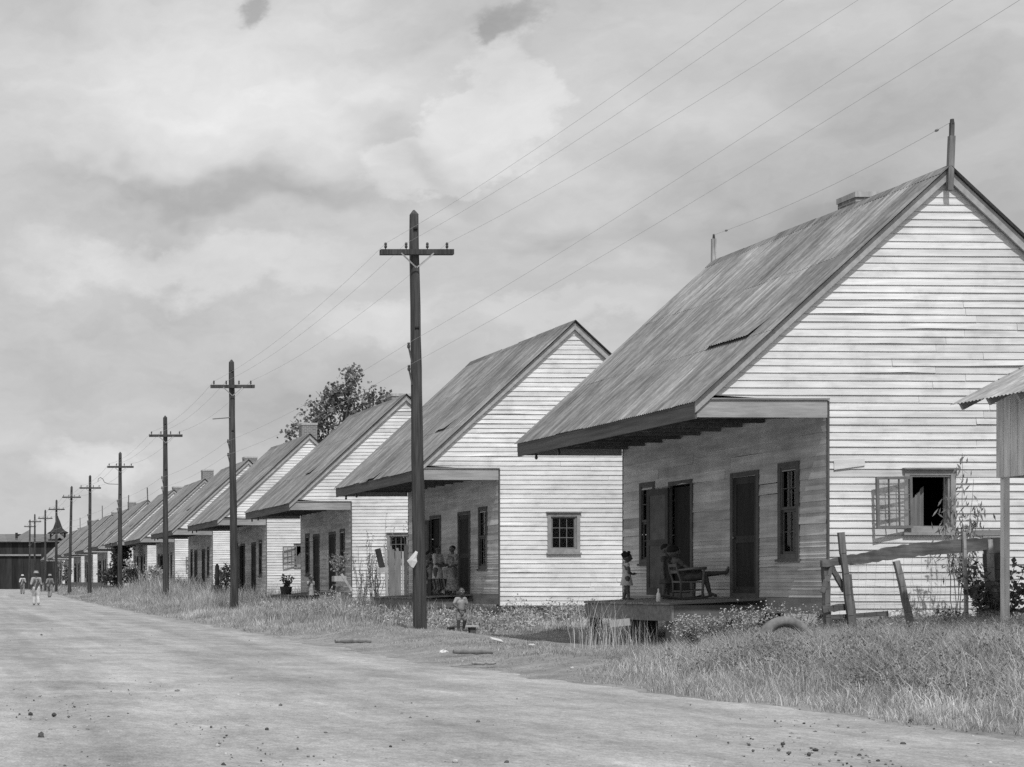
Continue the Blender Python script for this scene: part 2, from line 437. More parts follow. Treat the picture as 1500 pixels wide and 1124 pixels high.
def siding(mb, put, span, z0, z1, expo, holes, rg, lip=.018, tones=(.92, 1.05), board=(2.4, 4.8), wob=.004, odd=0):
    """lapped boards: put(s, off, w) -> point, span(w) -> (s0, s1); holes are (s0, s1, w0, w1)"""
    wv = z0
    while wv < z1 - .01:
        e = expo(wv) if callable(expo) else expo
        top = min(wv + e, z1)
        a0, b0 = span(wv + .002); a1, b1 = span(top - .002)
        cuts = [(min(a0, a1), max(b0, b1))]
        mid = (wv + top) / 2
        for h in holes:
            if h[2] < mid < h[3]:
                nc = []
                for a, b in cuts:
                    if h[1] <= a or h[0] >= b: nc.append((a, b)); continue
                    if h[0] > a + .02: nc.append((a, h[0]))
                    if h[1] < b - .02: nc.append((h[1], b))
                cuts = nc
        for a, b in cuts:
            s = a
            while s < b - .01:
                t = s + rg.uniform(*board)
                if b - t < .8: t = b
                t = min(t, b)
                tone = rg.uniform(*tones)
                lp = lip + rg.uniform(-.003, .004); dz = rg.uniform(-wob, wob); k = max(1, int((t - s) / .5)); wc = rg.uniform(0, k); wa = rg.uniform(.008, .018) if rg.random() < .16 else 0
                if odd and rg.random() < odd: tone *= .82; dz -= .012
                pr = None
                for i in range(k + 1):
                    q = s + (t - s - .004) * i / k
                    zb = wv + dz + rg.uniform(-wob, wob) * .45 + wa * math.exp(-((i - wc) / 1.1) ** 2)
                    def lim(x, A, B): return min(max(x, A), B)
                    qb = lim(q, a0, b0) if (a == cuts[0][0] or b == cuts[-1][1]) else q
                    qt = lim(q, a1, b1) if (a == cuts[0][0] or b == cuts[-1][1]) else q
                    cur = (put(qb, lp + wa * .8 * math.exp(-((i - wc) / 1.1) ** 2), zb), put(qt, .003, top + .004), put(qb, 0, zb + .003))
                    if pr:
                        mb.face((pr[0], cur[0], cur[1], pr[1]), tone)
                        mb.face((pr[2], cur[2], cur[0], pr[0]), tone)
                    pr = cur
                s = t
        wv = top


def lower(p):                              # eye-level heights -> heights above the root
    return (p[0], p[1], p[2] + BASE)


def framebox(mb, put, s0, s1, w0, w1, wd, o0, o1, tone=1.0, sill=.0):
    """rectangular casing of four boards around an opening; put(s, off, w)"""
    def bx(sa, sb, wa, wb, oa, ob):
        P = [put(sa, oa, wa), put(sb, oa, wa), put(sb, oa, wb), put(sa, oa, wb), put(sa, ob, wa), put(sb, ob, wa), put(sb, ob, wb), put(sa, ob, wb)]
        b0 = len(mb.v); mb.v += [tuple(p) for p in P]
        for q in ((0, 1, 2, 3), (7, 6, 5, 4), (0, 4, 5, 1), (1, 5, 6, 2), (2, 6, 7, 3), (3, 7, 4, 0)):
            mb.f.append(tuple(b0 + i for i in q)); mb.t.append(tone)
    bx(s0, s0 + wd, w0, w1, o0, o1); bx(s1 - wd, s1, w0, w1, o0, o1)
    bx(s0 + wd, s1 - wd, w1 - wd, w1, o0, o1 - .002); bx(s0 + wd, s1 - wd, w0, w0 + wd, o0, o1 - .002)
    if sill:
        bx(s0 - .03, s1 + .03, w0 - .045, w0 - .002, o0, o1 + sill)
    return bx


def sash_mesh(mb, bx, s0, s1, w0, w1, o, nx, ny, st=.045, mu=.016):
    bx(s0, s0 + st, w0, w1, o, o + .035); bx(s1 - st, s1, w0, w1, o, o + .035)
    bx(s0 + st, s1 - st, w0, w0 + st, o, o + .034); bx(s0 + st, s1 - st, w1 - st, w1, o, o + .034)
    for i in range(1, nx):
        c = s0 + st + (s1 - s0 - 2 * st) * i / nx; bx(c - mu / 2, c + mu / 2, w0 + st, w1 - st, o + .004, o + .03)
    for j in range(1, ny):
        c = w0 + st + (w1 - w0 - 2 * st) * j / ny; bx(s0 + st, s1 - st, c - mu / 2, c + mu / 2, o + .006, o + .028)


def gable_put(u, off, wv): return lower((u, -off, wv))
def front_put(v, off, wv): return lower((-off, v, wv))
def fargable_put(u, off, wv): return lower((u, LEN + off, wv))
def rear_put(v, off, wv): return lower((6.0 + off, v, wv))


def gable_span(wv):
    l = PEAK_U - (PEAK_W - wv) / SL; r = PEAK_U + (PEAK_W - wv) / SL
    return (max(l, -2.2) + .02 if wv > 3.12 else 0.0, min(r, 6.0 if wv < 3.34 else 6.2) - .02)


def corrugated(mb, rg, curl=(), u_sign=-1, v0=-.13, v1=LEN + .13, seg=4):
    """one roof slope in lapped sheets from ridge to eave"""
    S = (PEAK_U - EAVE_U) * math.sqrt(1 + SL * SL) + .05; nrm = Vector((u_sign * SL, 0, 1)).normalized(); dn = Vector((u_sign * 1, 0, -SL)).normalized()
    rid = Vector((PEAK_U, 0, PEAK_W + BASE + .015))
    rows = [(0, 2.05), (1.95, 4.05), (3.95, S)]
    nc = 11; wd = (v1 - v0) / nc
    for ri, (sa, sb) in enumerate(rows):
        for c in range(nc):
            tone = rg.uniform(.84, 1.13); va = v0 + c * wd - .02; vb = v0 + (c + 1) * wd + .02
            n = max(6, int(round((vb - va) / .076 * seg))); lift = .014 - .005 * ri + rg.uniform(0, .004) + (.002 if c % 2 else 0)
            sb2 = sb + (rg.uniform(-.03, .04) if ri < 2 else rg.uniform(-.02, .03)); cu = (ri, c) in curl
            steps = 4
            b0 = len(mb.v)
            for i in range(steps + 1):
                s = sa + (sb2 - sa) * i / steps
                for k in range(n + 1):
                    v = va + (vb - va) * k / n
                    h = lift + .009 * math.sin(v / .076 * 2 * math.pi) + (.05 if cu and i == steps else 0)
                    p = rid + dn * s + nrm * h; mb.v.append((p.x, v, p.z))
            for i in range(steps):
                for k in range(n):
                    q = b0 + i * (n + 1) + k; mb.f.append((q, q + 1, q + n + 2, q + n + 1)); mb.t.append(tone)


def make_house(seed, window='closed', posts=(), curl=(), door_leaf=True, deck=True, seg=3, chim=7.5):
    rg = random.Random(seed)
    root = empty('clapboard_house', (0, 0, 0))
    gw = (1.375, 2.085, 1.0, 1.885)          # near gable window opening
    # --- walls
    mb = MB()
    siding(mb, gable_put, gable_span, -.47, PEAK_W - .12, .1225, [gw], rg, odd=.02)
    if seed == 1:                            # a loose board near the corner on the nearest cabin
        mb.face([gable_put(.1, .03, 1.96), gable_put(.62, .03, 2.03), gable_put(.62, .025, 2.15), gable_put(.1, .022, 2.12)], .9)
        mb.face([gable_put(.1, .0, 1.95), gable_put(.62, .0, 2.02), gable_put(.62, .03, 2.03), gable_put(.1, .03, 1.96)], .8)
        for (sa, sb, wv, tn) in ((2.25, 2.95, .865, .35), (2.3, 3.1, .1, .8)):
            mb.face([gable_put(sa, .021, wv), gable_put(sb, .021, wv + .01), gable_put(sb, .019, wv + .1), gable_put(sa, .019, wv + .09)], tn)
    mb.build('gable_wall', M_PAINT, root)
    wins = ((.77, 1.41), (5.86, 6.5)); doors = ((2.1, 2.88), (4.42, 5.2))
    holes = [(a + .06, b - .06, .56, 2.08) for a, b in wins] + [(a, b, -.2, 2.03) for a, b in doors]
    mb = MB()
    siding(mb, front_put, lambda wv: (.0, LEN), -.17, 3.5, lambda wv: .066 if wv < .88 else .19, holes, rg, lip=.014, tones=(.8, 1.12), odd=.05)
    mb.box(lower((-.012, .0, -.45)), lower((.05, LEN, -.175)), .5)  # base sill, its shade put into a darker tone
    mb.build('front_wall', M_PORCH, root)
    mb = MB(); siding(mb, fargable_put, gable_span, -.47, PEAK_W - .12, .1225, [], rg); mb.build('gable_wall', M_PAINT, root)
    mb = MB(); siding(mb, rear_put, lambda wv: (0, LEN), -.47, 3.3, .1225, [], rg); mb.build('rear_wall', M_PAINT, root)
    # --- floor, inside lining (dark rooms)
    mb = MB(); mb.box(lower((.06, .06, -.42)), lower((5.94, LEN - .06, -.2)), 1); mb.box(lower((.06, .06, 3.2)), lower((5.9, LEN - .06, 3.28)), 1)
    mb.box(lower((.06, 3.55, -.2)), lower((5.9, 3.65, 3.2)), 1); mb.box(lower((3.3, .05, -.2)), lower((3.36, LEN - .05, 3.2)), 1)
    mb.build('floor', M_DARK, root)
    # --- roof
    mb = MB(); corrugated(mb, rg, curl, -1, seg=seg); corrugated(mb, rg, (), 1, seg=max(2, seg - 1))
    for k in range(6):                       # ridge cap
        va = -.14 + k * 1.255; vb = va + 1.27; d = rg.uniform(-.012, .012)
        for sg in (-1, 1):
            a = (PEAK_U, va, PEAK_W + BASE + .05 + d); b = (PEAK_U, vb, PEAK_W + BASE + .05 + d + rg.uniform(-.01, .01))
            mb.face([a, b, (PEAK_U + sg * .16, vb, PEAK_W + BASE - .1), (PEAK_U + sg * .16, va, PEAK_W + BASE - .1)], rg.uniform(.6, .9))
    roof = mb.build('roof', M_ROOF, root, True)
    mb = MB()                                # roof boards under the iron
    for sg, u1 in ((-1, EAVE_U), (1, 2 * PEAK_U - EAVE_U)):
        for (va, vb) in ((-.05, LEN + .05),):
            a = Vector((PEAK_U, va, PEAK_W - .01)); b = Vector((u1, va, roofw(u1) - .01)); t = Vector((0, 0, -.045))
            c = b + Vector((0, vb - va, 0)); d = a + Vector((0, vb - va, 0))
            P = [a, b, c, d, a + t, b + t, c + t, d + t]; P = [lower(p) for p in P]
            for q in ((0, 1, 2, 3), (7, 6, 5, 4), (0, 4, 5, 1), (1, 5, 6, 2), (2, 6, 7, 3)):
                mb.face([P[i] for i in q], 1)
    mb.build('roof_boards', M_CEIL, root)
    for v0, v1 in ((-.085, -.055), (LEN + .055, LEN + .085)):
        for sg, u1 in ((-1, EAVE_U + .01), (1, 2 * PEAK_U - EAVE_U)):
            a = Vector((PEAK_U + sg * .002, v0, PEAK_W - .008)); b = Vector((u1, v0, roofw(u1) - .008)); t = Vector((0, 0, -.185)); o = Vector((0, v1 - v0, 0))
            P = [lower(p) for p in (a, b, b + t, a + t, a + o, b + o, b + t + o, a + t + o)]
            mb = MB()                        # a rake board
            for q in ((0, 1, 2, 3), (7, 6, 5, 4), (0, 4, 5, 1), (1, 5, 6, 2), (2, 6, 7, 3)):
                mb.face([P[i] for i in q], 1.25)
            mb.build('rake_board', M_TRIM, root)
    # --- porch
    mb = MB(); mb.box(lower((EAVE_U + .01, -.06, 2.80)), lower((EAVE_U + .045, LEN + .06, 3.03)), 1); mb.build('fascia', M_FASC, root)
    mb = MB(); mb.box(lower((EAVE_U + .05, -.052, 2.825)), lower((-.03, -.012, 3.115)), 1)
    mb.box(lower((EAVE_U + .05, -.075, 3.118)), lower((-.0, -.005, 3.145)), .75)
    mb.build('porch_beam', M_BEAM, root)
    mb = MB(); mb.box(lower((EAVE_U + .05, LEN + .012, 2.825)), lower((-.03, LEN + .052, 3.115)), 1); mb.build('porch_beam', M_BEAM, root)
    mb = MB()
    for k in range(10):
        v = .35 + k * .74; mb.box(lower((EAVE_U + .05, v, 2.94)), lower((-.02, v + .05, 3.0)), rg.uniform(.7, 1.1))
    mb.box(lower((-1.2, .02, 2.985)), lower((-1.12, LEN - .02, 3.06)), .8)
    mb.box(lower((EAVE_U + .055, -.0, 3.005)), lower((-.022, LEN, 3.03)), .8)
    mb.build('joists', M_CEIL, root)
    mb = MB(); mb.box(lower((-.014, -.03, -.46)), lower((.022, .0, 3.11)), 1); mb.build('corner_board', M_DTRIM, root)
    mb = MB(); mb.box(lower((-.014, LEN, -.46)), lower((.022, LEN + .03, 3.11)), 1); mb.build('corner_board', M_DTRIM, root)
    for v in (5.5, 6.6):
        mb = MB(); mb.lathe([(.012, -.12), (.03, -.1), (.038, -.06), (.022, -.045), (.036, -.02), (.02, 0)], 8, M=Matrix.Translation(lower((EAVE_U + .12, v, 2.80)))); mb.build('insulator', M_GLASSI, root, True)
    for i, (a, b) in enumerate(wins):        # porch windows
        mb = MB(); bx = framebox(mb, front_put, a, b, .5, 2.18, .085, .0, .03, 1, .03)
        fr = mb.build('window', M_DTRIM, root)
        mb = MB()
        def bx2(sa, sb, wa, wb, oa, ob, mb=mb):
            P0 = (-ob, sa, wa + BASE); P1 = (-oa, sb, wb + BASE); mb.box((min(P0[0], P1[0]), P0[1], P0[2]), (max(P0[0], P1[0]), P1[1], P1[2]), 1)
        sash_mesh(mb, bx2, a + .07, b - .07, .585, 1.36, -.05, 2, 2); sash_mesh(mb, bx2, a + .07, b - .07, 1.36, 2.09, -.02, 2, 2)
        mb.build('sash', M_DTRIM, fr)
        mb = MB(); mb.face([front_put(a + .1, -.034, 2.07), front_put(b - .1, -.034, 2.07), front_put(b - .1, -.034, .6), front_put(a + .1, -.034, .6)])
        mb.build('pane', M_GLASS, fr)
    for i, (a, b) in enumerate(doors):
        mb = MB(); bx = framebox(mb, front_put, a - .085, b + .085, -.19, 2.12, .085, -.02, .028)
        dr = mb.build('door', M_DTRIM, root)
        mb = MB()
        st = .09
        if i == 1 and door_leaf:             # a screen leaf folded back against the wall
            M = Matrix.Translation(lower((-.035, b + .02, 0))) @ Matrix.Rotation(R(7), 4, 'Z')
            for q in ((0, .09, -.15, 2.0), (.62, .71, -.15, 2.0), (.09, .62, -.15, 0), (.09, .62, 1.88, 2.0), (.09, .62, .85, .97)):
                mb.box((-.035, q[0], q[2]), (-.005, q[1], q[3]), 1.0, M)
            mb.box((-.022, .08, -.02), (-.018, .63, 1.9), 1.6, M)
            mb.build('screen_door', M_SCREEN, dr)
            mb = MB(); mb.box(lower((.05, a + .03, -.17)), lower((.09, b - .03, 2.0)), .5); mb.build('door_leaf', M_DOOR, dr)
        else:
            for q in ((a, a + st, -.17, 2.02), (b - st, b, -.17, 2.02), (a + st, b - st, -.17, .02), (a + st, b - st, 1.9, 2.02), (a + st, b - st, .82, .95)):
                mb.box(lower((-.005, q[0], q[2])), lower((.03, q[1], q[3])), 1.3)
            mb.box(lower((.01, a + .05, -.1)), lower((.016, b - .05, 1.95)), .75)
            mb.build('screen_door', M_DOOR, dr)
            mb = MB(); mb.ell(lower((-.035, b - .045, .92)), (.025, .025, .025)); mb.build('handle', M_METAL, dr, True)
    # --- gable window
    mb = MB(); framebox(mb, gable_put, 1.295, 2.165, .92, 1.965, .085, .0, .036, 1, .03); mb.box(lower((1.26, -.075, 1.968)), lower((2.2, -.0, 1.995)), .8)
    fr = mb.build('window', M_TRIM, root)
    mb = MB()
    for q in ((1.38, 1.41, 1.0, 1.88), (2.05, 2.08, 1.0, 1.88), (1.41, 2.05, 1.0, 1.03), (1.41, 2.05, 1.85, 1.88)):
        mb.box(lower((q[0], .0, q[2])), lower((q[1], .12, q[3])), .9)
    mb.build('jamb', M_TRIM, fr)

    def sash(M, name='sash'):
        mb = MB()
        def bx2(sa, sb, wa, wb, oa, ob): mb.box((sa, oa, wa), (sb, ob, wb), .62, M)
        sash_mesh(mb, bx2, 0, .66, 0, .86, -.017, 3, 3)
        mb.build(name, M_TRIM, fr)
        mb = MB(); mb.face([M @ Vector(p) for p in ((.04, 0, .04), (.62, 0, .04), (.62, 0, .82), (.04, 0, .82))]); mb.build('pane', M_GLASS, fr)
    if window == 'closed':
        sash(Matrix.Translation(lower((1.40, .03, 1.01))))
    elif window == 'open':
        sash(Matrix.Translation(lower((1.40, -.07, .99))) @ Matrix.Rotation(R(187), 4, 'Z') @ Matrix.Rotation(R(1.2), 4, 'Y'))
        mb = MB(); n = 12
        for k in range(n):
            x0 = 1.42 + .3 * k / n; x1 = 1.42 + .3 * (k + 1) / n; y0 = .14 + .02 * math.sin(k * 1.9); y1 = .14 + .02 * math.sin((k + 1) * 1.9)
            mb.face([lower((x0, y0, 1.02)), lower((x1, y1, 1.02)), lower((x1, y1, 1.35 + .35 * (k + 1) / n)), lower((x0, y0, 1.35 + .35 * k / n))])
        mb.build('curtain', M_CURT, fr)
    else:
        mb = MB(); mb.box(lower((1.42, .04, 1.02)), lower((2.04, .05, 1.86)), .6); mb.build('shutter', M_FENCE, fr)
    # --- chimney
    if chim:
        mb = MB(); mb.box(lower((2.5, 3.2, 5.6)), lower((3.25, 3.75, chim)), 1); ch = mb.build('chimney', M_BRICK, root)
        mb = MB(); mb.box(lower((2.48, 3.18, chim)), lower((3.27, 3.77, chim + .1)), 1); mb.build('cap', M_PALEW, ch)
    # --- ridge posts
    for kind in posts:
        mb = MB()
        if kind == 'near':
            mb.bar(lower((2.0, -.11, 6.6)), lower((2.03, -.12, 7.5)), .095, .06, 1, (0, 1, 0)); mb.bar(lower((2.03, -.12, 7.5)), lower((2.035, -.12, 7.72)), .06, .05, .7, (0, 1, 0))
            mb.tube([lower((2.035, -.12, 7.7)), lower((2.035, -.12, 7.78))], [.035, .03], 7, .5)
        else:
            x = rg.uniform(-.06, .06); mb.bar(lower((2.0, LEN + .1, 6.5)), lower((2.0 + x, LEN + .1, 7.5)), .09, .06, 2.2 if seed == 1 else 1, (0, 1, 0))
            mb.tube([lower((2.0 + x, LEN + .1, 7.49)), lower((2.0 + x, LEN + .1, 7.6))], [.03, .02], 7, .6)
        mb.build('ridge_post', M_FENCE, root)
    # --- deck on piers in front of the two doors
    if deck:
        mb = MB(); n = 17
        for k in range(n):                   # boards run from wall to street, falling a little outwards
            a = 1.8 + 3.5 * k / n; b = 1.8 + 3.5 * (k + 1) / n - .008; z = rg.uniform(-.004, .004); xe = -1.74 + rg.uniform(-.02, .02)
            P = [(-.02, a, -.19 + z), (-.02, b, -.19 + z), (xe, b, -.275 + z), (xe, a, -.275 + z)]
            Q = [(p[0], p[1], p[2] - .035) for p in P]; P = [lower(p) for p in P]; Q = [lower(p) for p in Q]; tn = rg.uniform(.8, 1.15)
            for f in (P[::-1], Q, (P[0], P[1], Q[1], Q[0]), (P[1], P[2], Q[2], Q[1]), (P[2], P[3], Q[3], Q[2]), (P[3], P[0], Q[0], Q[3])):
                mb.face(f, tn)
        dk = mb.build('porch_deck', M_DECK, root)
        mb = MB(); mb.box(lower((-1.71, 1.81, -.6)), lower((-1.67, 5.29, -.315)), .95); mb.box(lower((-1.665, 1.81, -.55)), lower((-.03, 1.85, -.315)), .55); mb.box(lower((-1.665, 5.25, -.55)), lower((-.03, 5.29, -.315)), .55)  # street rim lighter, end rims darker: road light put into the tones
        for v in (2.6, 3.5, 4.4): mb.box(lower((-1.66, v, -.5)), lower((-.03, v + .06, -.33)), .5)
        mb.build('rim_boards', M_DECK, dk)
        for (u, v) in ((-1.6, 1.95), (-1.6, 3.5), (-1.6, 5.1), (-.5, 1.95), (-.5, 5.1)):
            mb = MB(); mb.box(lower((u - .1, v - .1, -1.35)), lower((u + .1, v + .1, -.603 if u < -1 else -.553)), rg.uniform(.6, 1)); mb.build('pier', M_DTRIM, dk)
    for (u, v) in ((.3, .3), (3, .3), (5.7, .3), (.3, 6.9), (3, 6.9), (5.7, 6.9)):
        mb = MB(); mb.box(lower((u - .18, v - .18, -1.3)), lower((u + .18, v + .18, -.425)), .9); mb.build('pier', M_BRICK, root)
    return root


house_y = [25.4 + 14.93 * k for k in range(13)]
house_x = [14.51, 14.36, 14.34, 14.30, 14.32, 14.36, 14.4, 14.4, 14.4, 14.38, 14.36, 14.34, 14.3]
rise = [0, 0, 0, .03, .1, .18, .33, .48, .56, .62, .68, .72, .75]
h1 = make_house(1, 'open', ('near', 'far'), curl=((1, 1), (1, 2)), seg=5, chim=7.34)
h2 = make_house(2, 'closed', (), curl=((1, 2), (2, 5)), chim=0)
h3 = make_house(3, 'closed', (), curl=((1, 3),), door_leaf=False, chim=7.35)
h4 = make_house(4, 'open', (), curl=(), chim=7.75)
protos = [h1, h2, h3, h4, None, 4, 3, 3, None, None, None, None, None]
labels = [
    'nearest white clapboard cabin, a wooden post on its roof peak, its casement window open',
    'second cabin of the row, behind the tallest power pole, with a closed nine-pane gable window',
    'third cabin of the row, its gable window half hidden by weeds and planks',
    'fourth cabin of the row, brick chimney against the tree, casement window swung open',
    'fifth cabin of the row, with cactus and potted plants on its front deck',
    'sixth cabin of the row, its gable window open beside a bare front deck',
    'seventh cabin of the row, just beyond the third power pole',
    'eighth cabin of the row, its porch dark beside the vine-covered cabin',
    'ninth cabin of the row, its porch front overgrown by a dark vine',
    'tenth cabin of the row, seen between the fourth and fifth power poles',
    'eleventh cabin of the row, with a thin ridge post, behind the fifth power pole',
    'twelfth cabin of the row, with shrubs along its porch',
    'farthest cabin at the end of the row, next to the dark mill building']
houses = []
hr_ = random.Random(12)
src = {4: h3, 5: h4, 6: h3, 7: h2, 8: h4, 9: h3, 10: h2, 11: h4, 12: h3}
for k in range(13):
    o = [h1, h2, h3, h4][k] if k < 4 else copy_tree(src[k])
    o.location = (house_x[k], house_y[k], -BASE + rise[k]); o.rotation_euler = (0, 0, TH) if k == 0 else (0, hr_.uniform(-.006, .006), TH + hr_.uniform(-.006, .006)); o.scale = (1, 1, 1 if k == 0 else hr_.uniform(.99, 1.012))
    tag(o, labels[k], 'house', 'clapboard cabins in a row along the street'); houses.append(o)
hrg = random.Random(33)
for k in (8, 9, 10, 10, 11, 7):              # thin posts standing on the far ridges
    mb = MB(); v = hrg.choice((-.1, LEN + .1)) if k != 10 else (-.1 if hrg.random() < .5 else LEN + .1); x = hrg.uniform(-.12, .12)
    mb.bar(lower((2.0, v, 6.55)), lower((2.0 + x, v, 7.9 + hrg.uniform(0, .5))), .09, .07, .8, (0, 1, 0)); mb.build('ridge_post', M_FENCE, houses[k])


def hp(k, u, v, wv):
    """house-local point (eye-level heights) to world"""
    c, s = math.cos(TH), math.sin(TH)
    return Vector((house_x[k] + u * c - v * s, house_y[k] + u * s + v * c, wv + rise[k]))


def wall_at(k, v, u=0): return hp(k, u, v, 0)


# ------------------------------------------------------------------ power poles and wires
ARM_Z = 7.32
pole_px = [(606, 308, 34.0), (339, 527, 56.5), (242, 609, 74.4), (176, 662, 94.0), (132, 696, 115.5), (105, 712, 133), (82.8, 732, 153), (66.3, 746.7, 172), (51, 753, 193), (44, 761, 208)]


def make_pole(seed, H, lean, arm_dz, side_pins=True, n=12, rod=False, goose=False):
    """origin at the foot; z up. arm_dz: arm height below the top"""
    rg = random.Random(seed); root = empty('power_pole', (0, 0, 0))
    mb = MB(); zs = np.concatenate([[-.5, 0], np.linspace(.4, H - .12, 14), [H - .1, H]]); lx = lambda z: lean * z
    rad = [(.155 - .055 * max(z, 0) / H) for z in zs]; rad[-1] = .02; rad[-2] *= .98
    mb.tube([(lx(z) + rg.uniform(-.006, .006), rg.uniform(-.006, .006), z) for z in zs], rad, n, 1, jitter=.035, rg=rg)
    for zz in (H - .42, H - 2.62):           # old arm gains
        mb.box((lx(zz) - .045, -.118, zz - .05), (lx(zz) + .045, -.07, zz + .01), .35)
    mb.build('pole_shaft', M_POLE, root, True)
    za = H - arm_dz; xa = lx(za)
    mb = MB(); mb.box((xa - .81, -.235, za - .055), (xa + .81, -.115, za + .06), .95); mb.build('crossarm', M_POLE, root)
    for s in (-1, 1):
        mb = MB(); mb.bar((xa + s * .36, -.24, za - .03), (xa + s * .01, -.16, za - .33), .03, .012, 2.0 if s > 0 else 1.6, (0, 1, 0)); mb.build('brace', M_METAL, root)
    for dx in (-.69, -.235, .235, .67):
        mb = MB(); mb.lathe([(.012, .06), (.012, .1), (.03, .1), (.034, .14), (.022, .155), (.032, .17), (.03, .2), (.018, .22)], 8, M=Matrix.Translation((xa + dx, -.175, za))); mb.build('insulator', M_GLASSI, root, True)
    if side_pins:
        for z in (H - 3.05, H - 3.55):
            mb = MB(); mb.bar((lx(z) - .1, -.05, z - .35), (lx(z) - .17, -.05, z - .03), .03, .03, 1, (0, 1, 0)); mb.lathe([(.02, -.02), (.035, 0), (.035, .05), (.022, .065), (.034, .08), (.026, .11)], 8, M=Matrix.Translation((lx(z) - .175, -.05, z - .02)))
            mb.build('side_pin', M_GLASSI, root)
    if rod:
        mb = MB(); mb.tube([(lx(5.6) - .1, -.05, H - 2.15), (lx(5.6) - .75, -.05, H - 2.2)], .022, 6); mb.build('step_rod', M_METAL, root)
    if goose:
        z = H - 2.0; pts = [(-.1, 0, z), (-.7, -.02, z + .02), (-.95, -.03, z + .12), (-1.05, -.03, z + .32), (-1.2, -.03, z + .42), (-1.33, -.03, z + .33), (-1.36, -.03, z + .15)]
        mb = MB(); mb.tube(pts, .022, 6); mb.build('lamp_bracket', M_METAL, root)
    return root


pole_pts = []
plabels = ['tallest power pole with two-sided crossarm and a torn paper nailed low on it', 'second power pole from the camera, with a short rod sticking out of one side',
           'third power pole along the road verge, before the seventh cabin', 'fourth power pole along the verge, with a curved lamp bracket near its crossarm',
           'fifth power pole along the row, standing by the shrubs', 'sixth power pole along the row, leaning a little', 'seventh power pole, in line with the mill cupola',
           'eighth power pole, thin dark shaft in front of the mill', 'ninth power pole, small and far, before the mill', 'farthest power pole at the end of the row of poles']
leans = [-.0155, -.012, -.003, .002, .004, .022, .004, 0, .003, .012]
for i, (px, py, Y) in enumerate(pole_px):
    X = (px - PX) * Y / F; zt = (PY - py) * Y / F
    lean = leans[i]; g0 = float(ground_z(X, Y)); H = zt - g0; xb = X - lean * H
    arm = .98 if i == 0 else (1.02 if i == 1 else 1.0)
    if i == 3: arm = .95
    o = make_pole(50 + i, H, lean, arm, i < 5, 12 if i < 3 else 8, rod=(i == 1), goose=(i == 3))
    o.location = (xb, Y, g0); tag(o, plabels[i], 'utility pole', 'power poles along the street')
    pole_pts.append((X - lean * arm, Y, zt - arm))
# the pole beside the camera, out of the frame, that carries the near ends of the wires
o = make_pole(60, 9.2, 0, 1.0, True); o.location = (10.35, 9.5, -1.1); tag(o, 'power pole beside the photographer, carrying the near end of the wires', 'utility pole', 'power poles along the street')
pole_pts.insert(0, (10.35, 9.5, 7.1))
wl = ['power wire on the outer roadside insulators of the crossarms', 'power wire on the inner roadside insulators of the crossarms', 'power wire on the house-side end insulators of the crossarms',
      'upper low-strung wire on the side pins of the poles', 'lowest wire strung on the lower side pins of the poles']
for j, (dx, dz, dy) in enumerate(((-.69, .2, -.175), (-.235, .2, -.175), (.67, .2, -.175), (-.2, -2.02, -.05), (-.2, -2.52, -.05))):
    mb = MB(); pts = []
    for i in range(len(pole_pts) - 1):
        a = Vector(pole_pts[i]) + Vector((dx, dy, dz if i else (.2, .2, .2, -.8, -1.2)[j])); b = Vector(pole_pts[i + 1]) + Vector((dx, dy, dz)); n = 14 if i < 3 else 6
        for k in range(n):
            t = k / n; p = a.lerp(b, t); p.z -= 4 * (.3 if j < 3 else .16) * t * (1 - t); pts.append(p)
    pts.append(b)
    rads = [.0023 + .00005 * max(0, p.y - 20) for p in pts]
    mb.tube(pts, rads, 5); tag(mb.build('power_wire', M_WIRE), wl[j], 'wire', 'wires strung along the power poles')
# aerial wire on the nearest roof
a = hp(0, 2.035, -.12, 7.74); b = hp(0, 2.0, LEN + .1, 7.58); pts = []
for k in range(17):
    t = k / 16; p = a.lerp(b, t); p.z -= .5 * t * (1 - t); pts.append(p)
mb = MB(); mb.tube(pts, .004, 5)
for t in (.05, .93):
    p = a.lerp(b, t); p.z -= .5 * t * (1 - t); mb.ell(p, (.025, .05, .025), 7, 5, .6)
tag(mb.build('aerial_wire', M_WIRE), 'thin aerial wire strung between the two ridge posts of the nearest cabin', 'wire')
# torn paper on the first pole
mb = MB(); c = at(603, 821, 33.8); P = [(-8, 1), (5, -14), (8, -12), (6, -4), (7, 2), (2, 11), (-1, 10)]
s = 33.8 / F; ctr = Vector((c.x, c.y - .0, c.z))
for k in range(len(P)):
    q0 = P[k]; q1 = P[(k + 1) % len(P)]
    f = lambda q: Vector((c.x + q[0] * s, c.y - .03 - .004 * abs(q[0]), c.z - q[1] * s))
    mb.face([ctr + Vector((0, -.06, 0)), f(q0), f(q1)], 1 if k % 2 else .94)
for k in range(len(P)):
    q0 = P[k]; q1 = P[(k + 1) % len(P)]; mb.face([ctr + Vector((0, -.056, 0)), f(q1) + Vector((0, .004, 0)), f(q0) + Vector((0, .004, 0))], 1)
tag(mb.build('paper_notice', M_PAPER), 'torn white paper nailed to the side of the tallest power pole', 'paper')

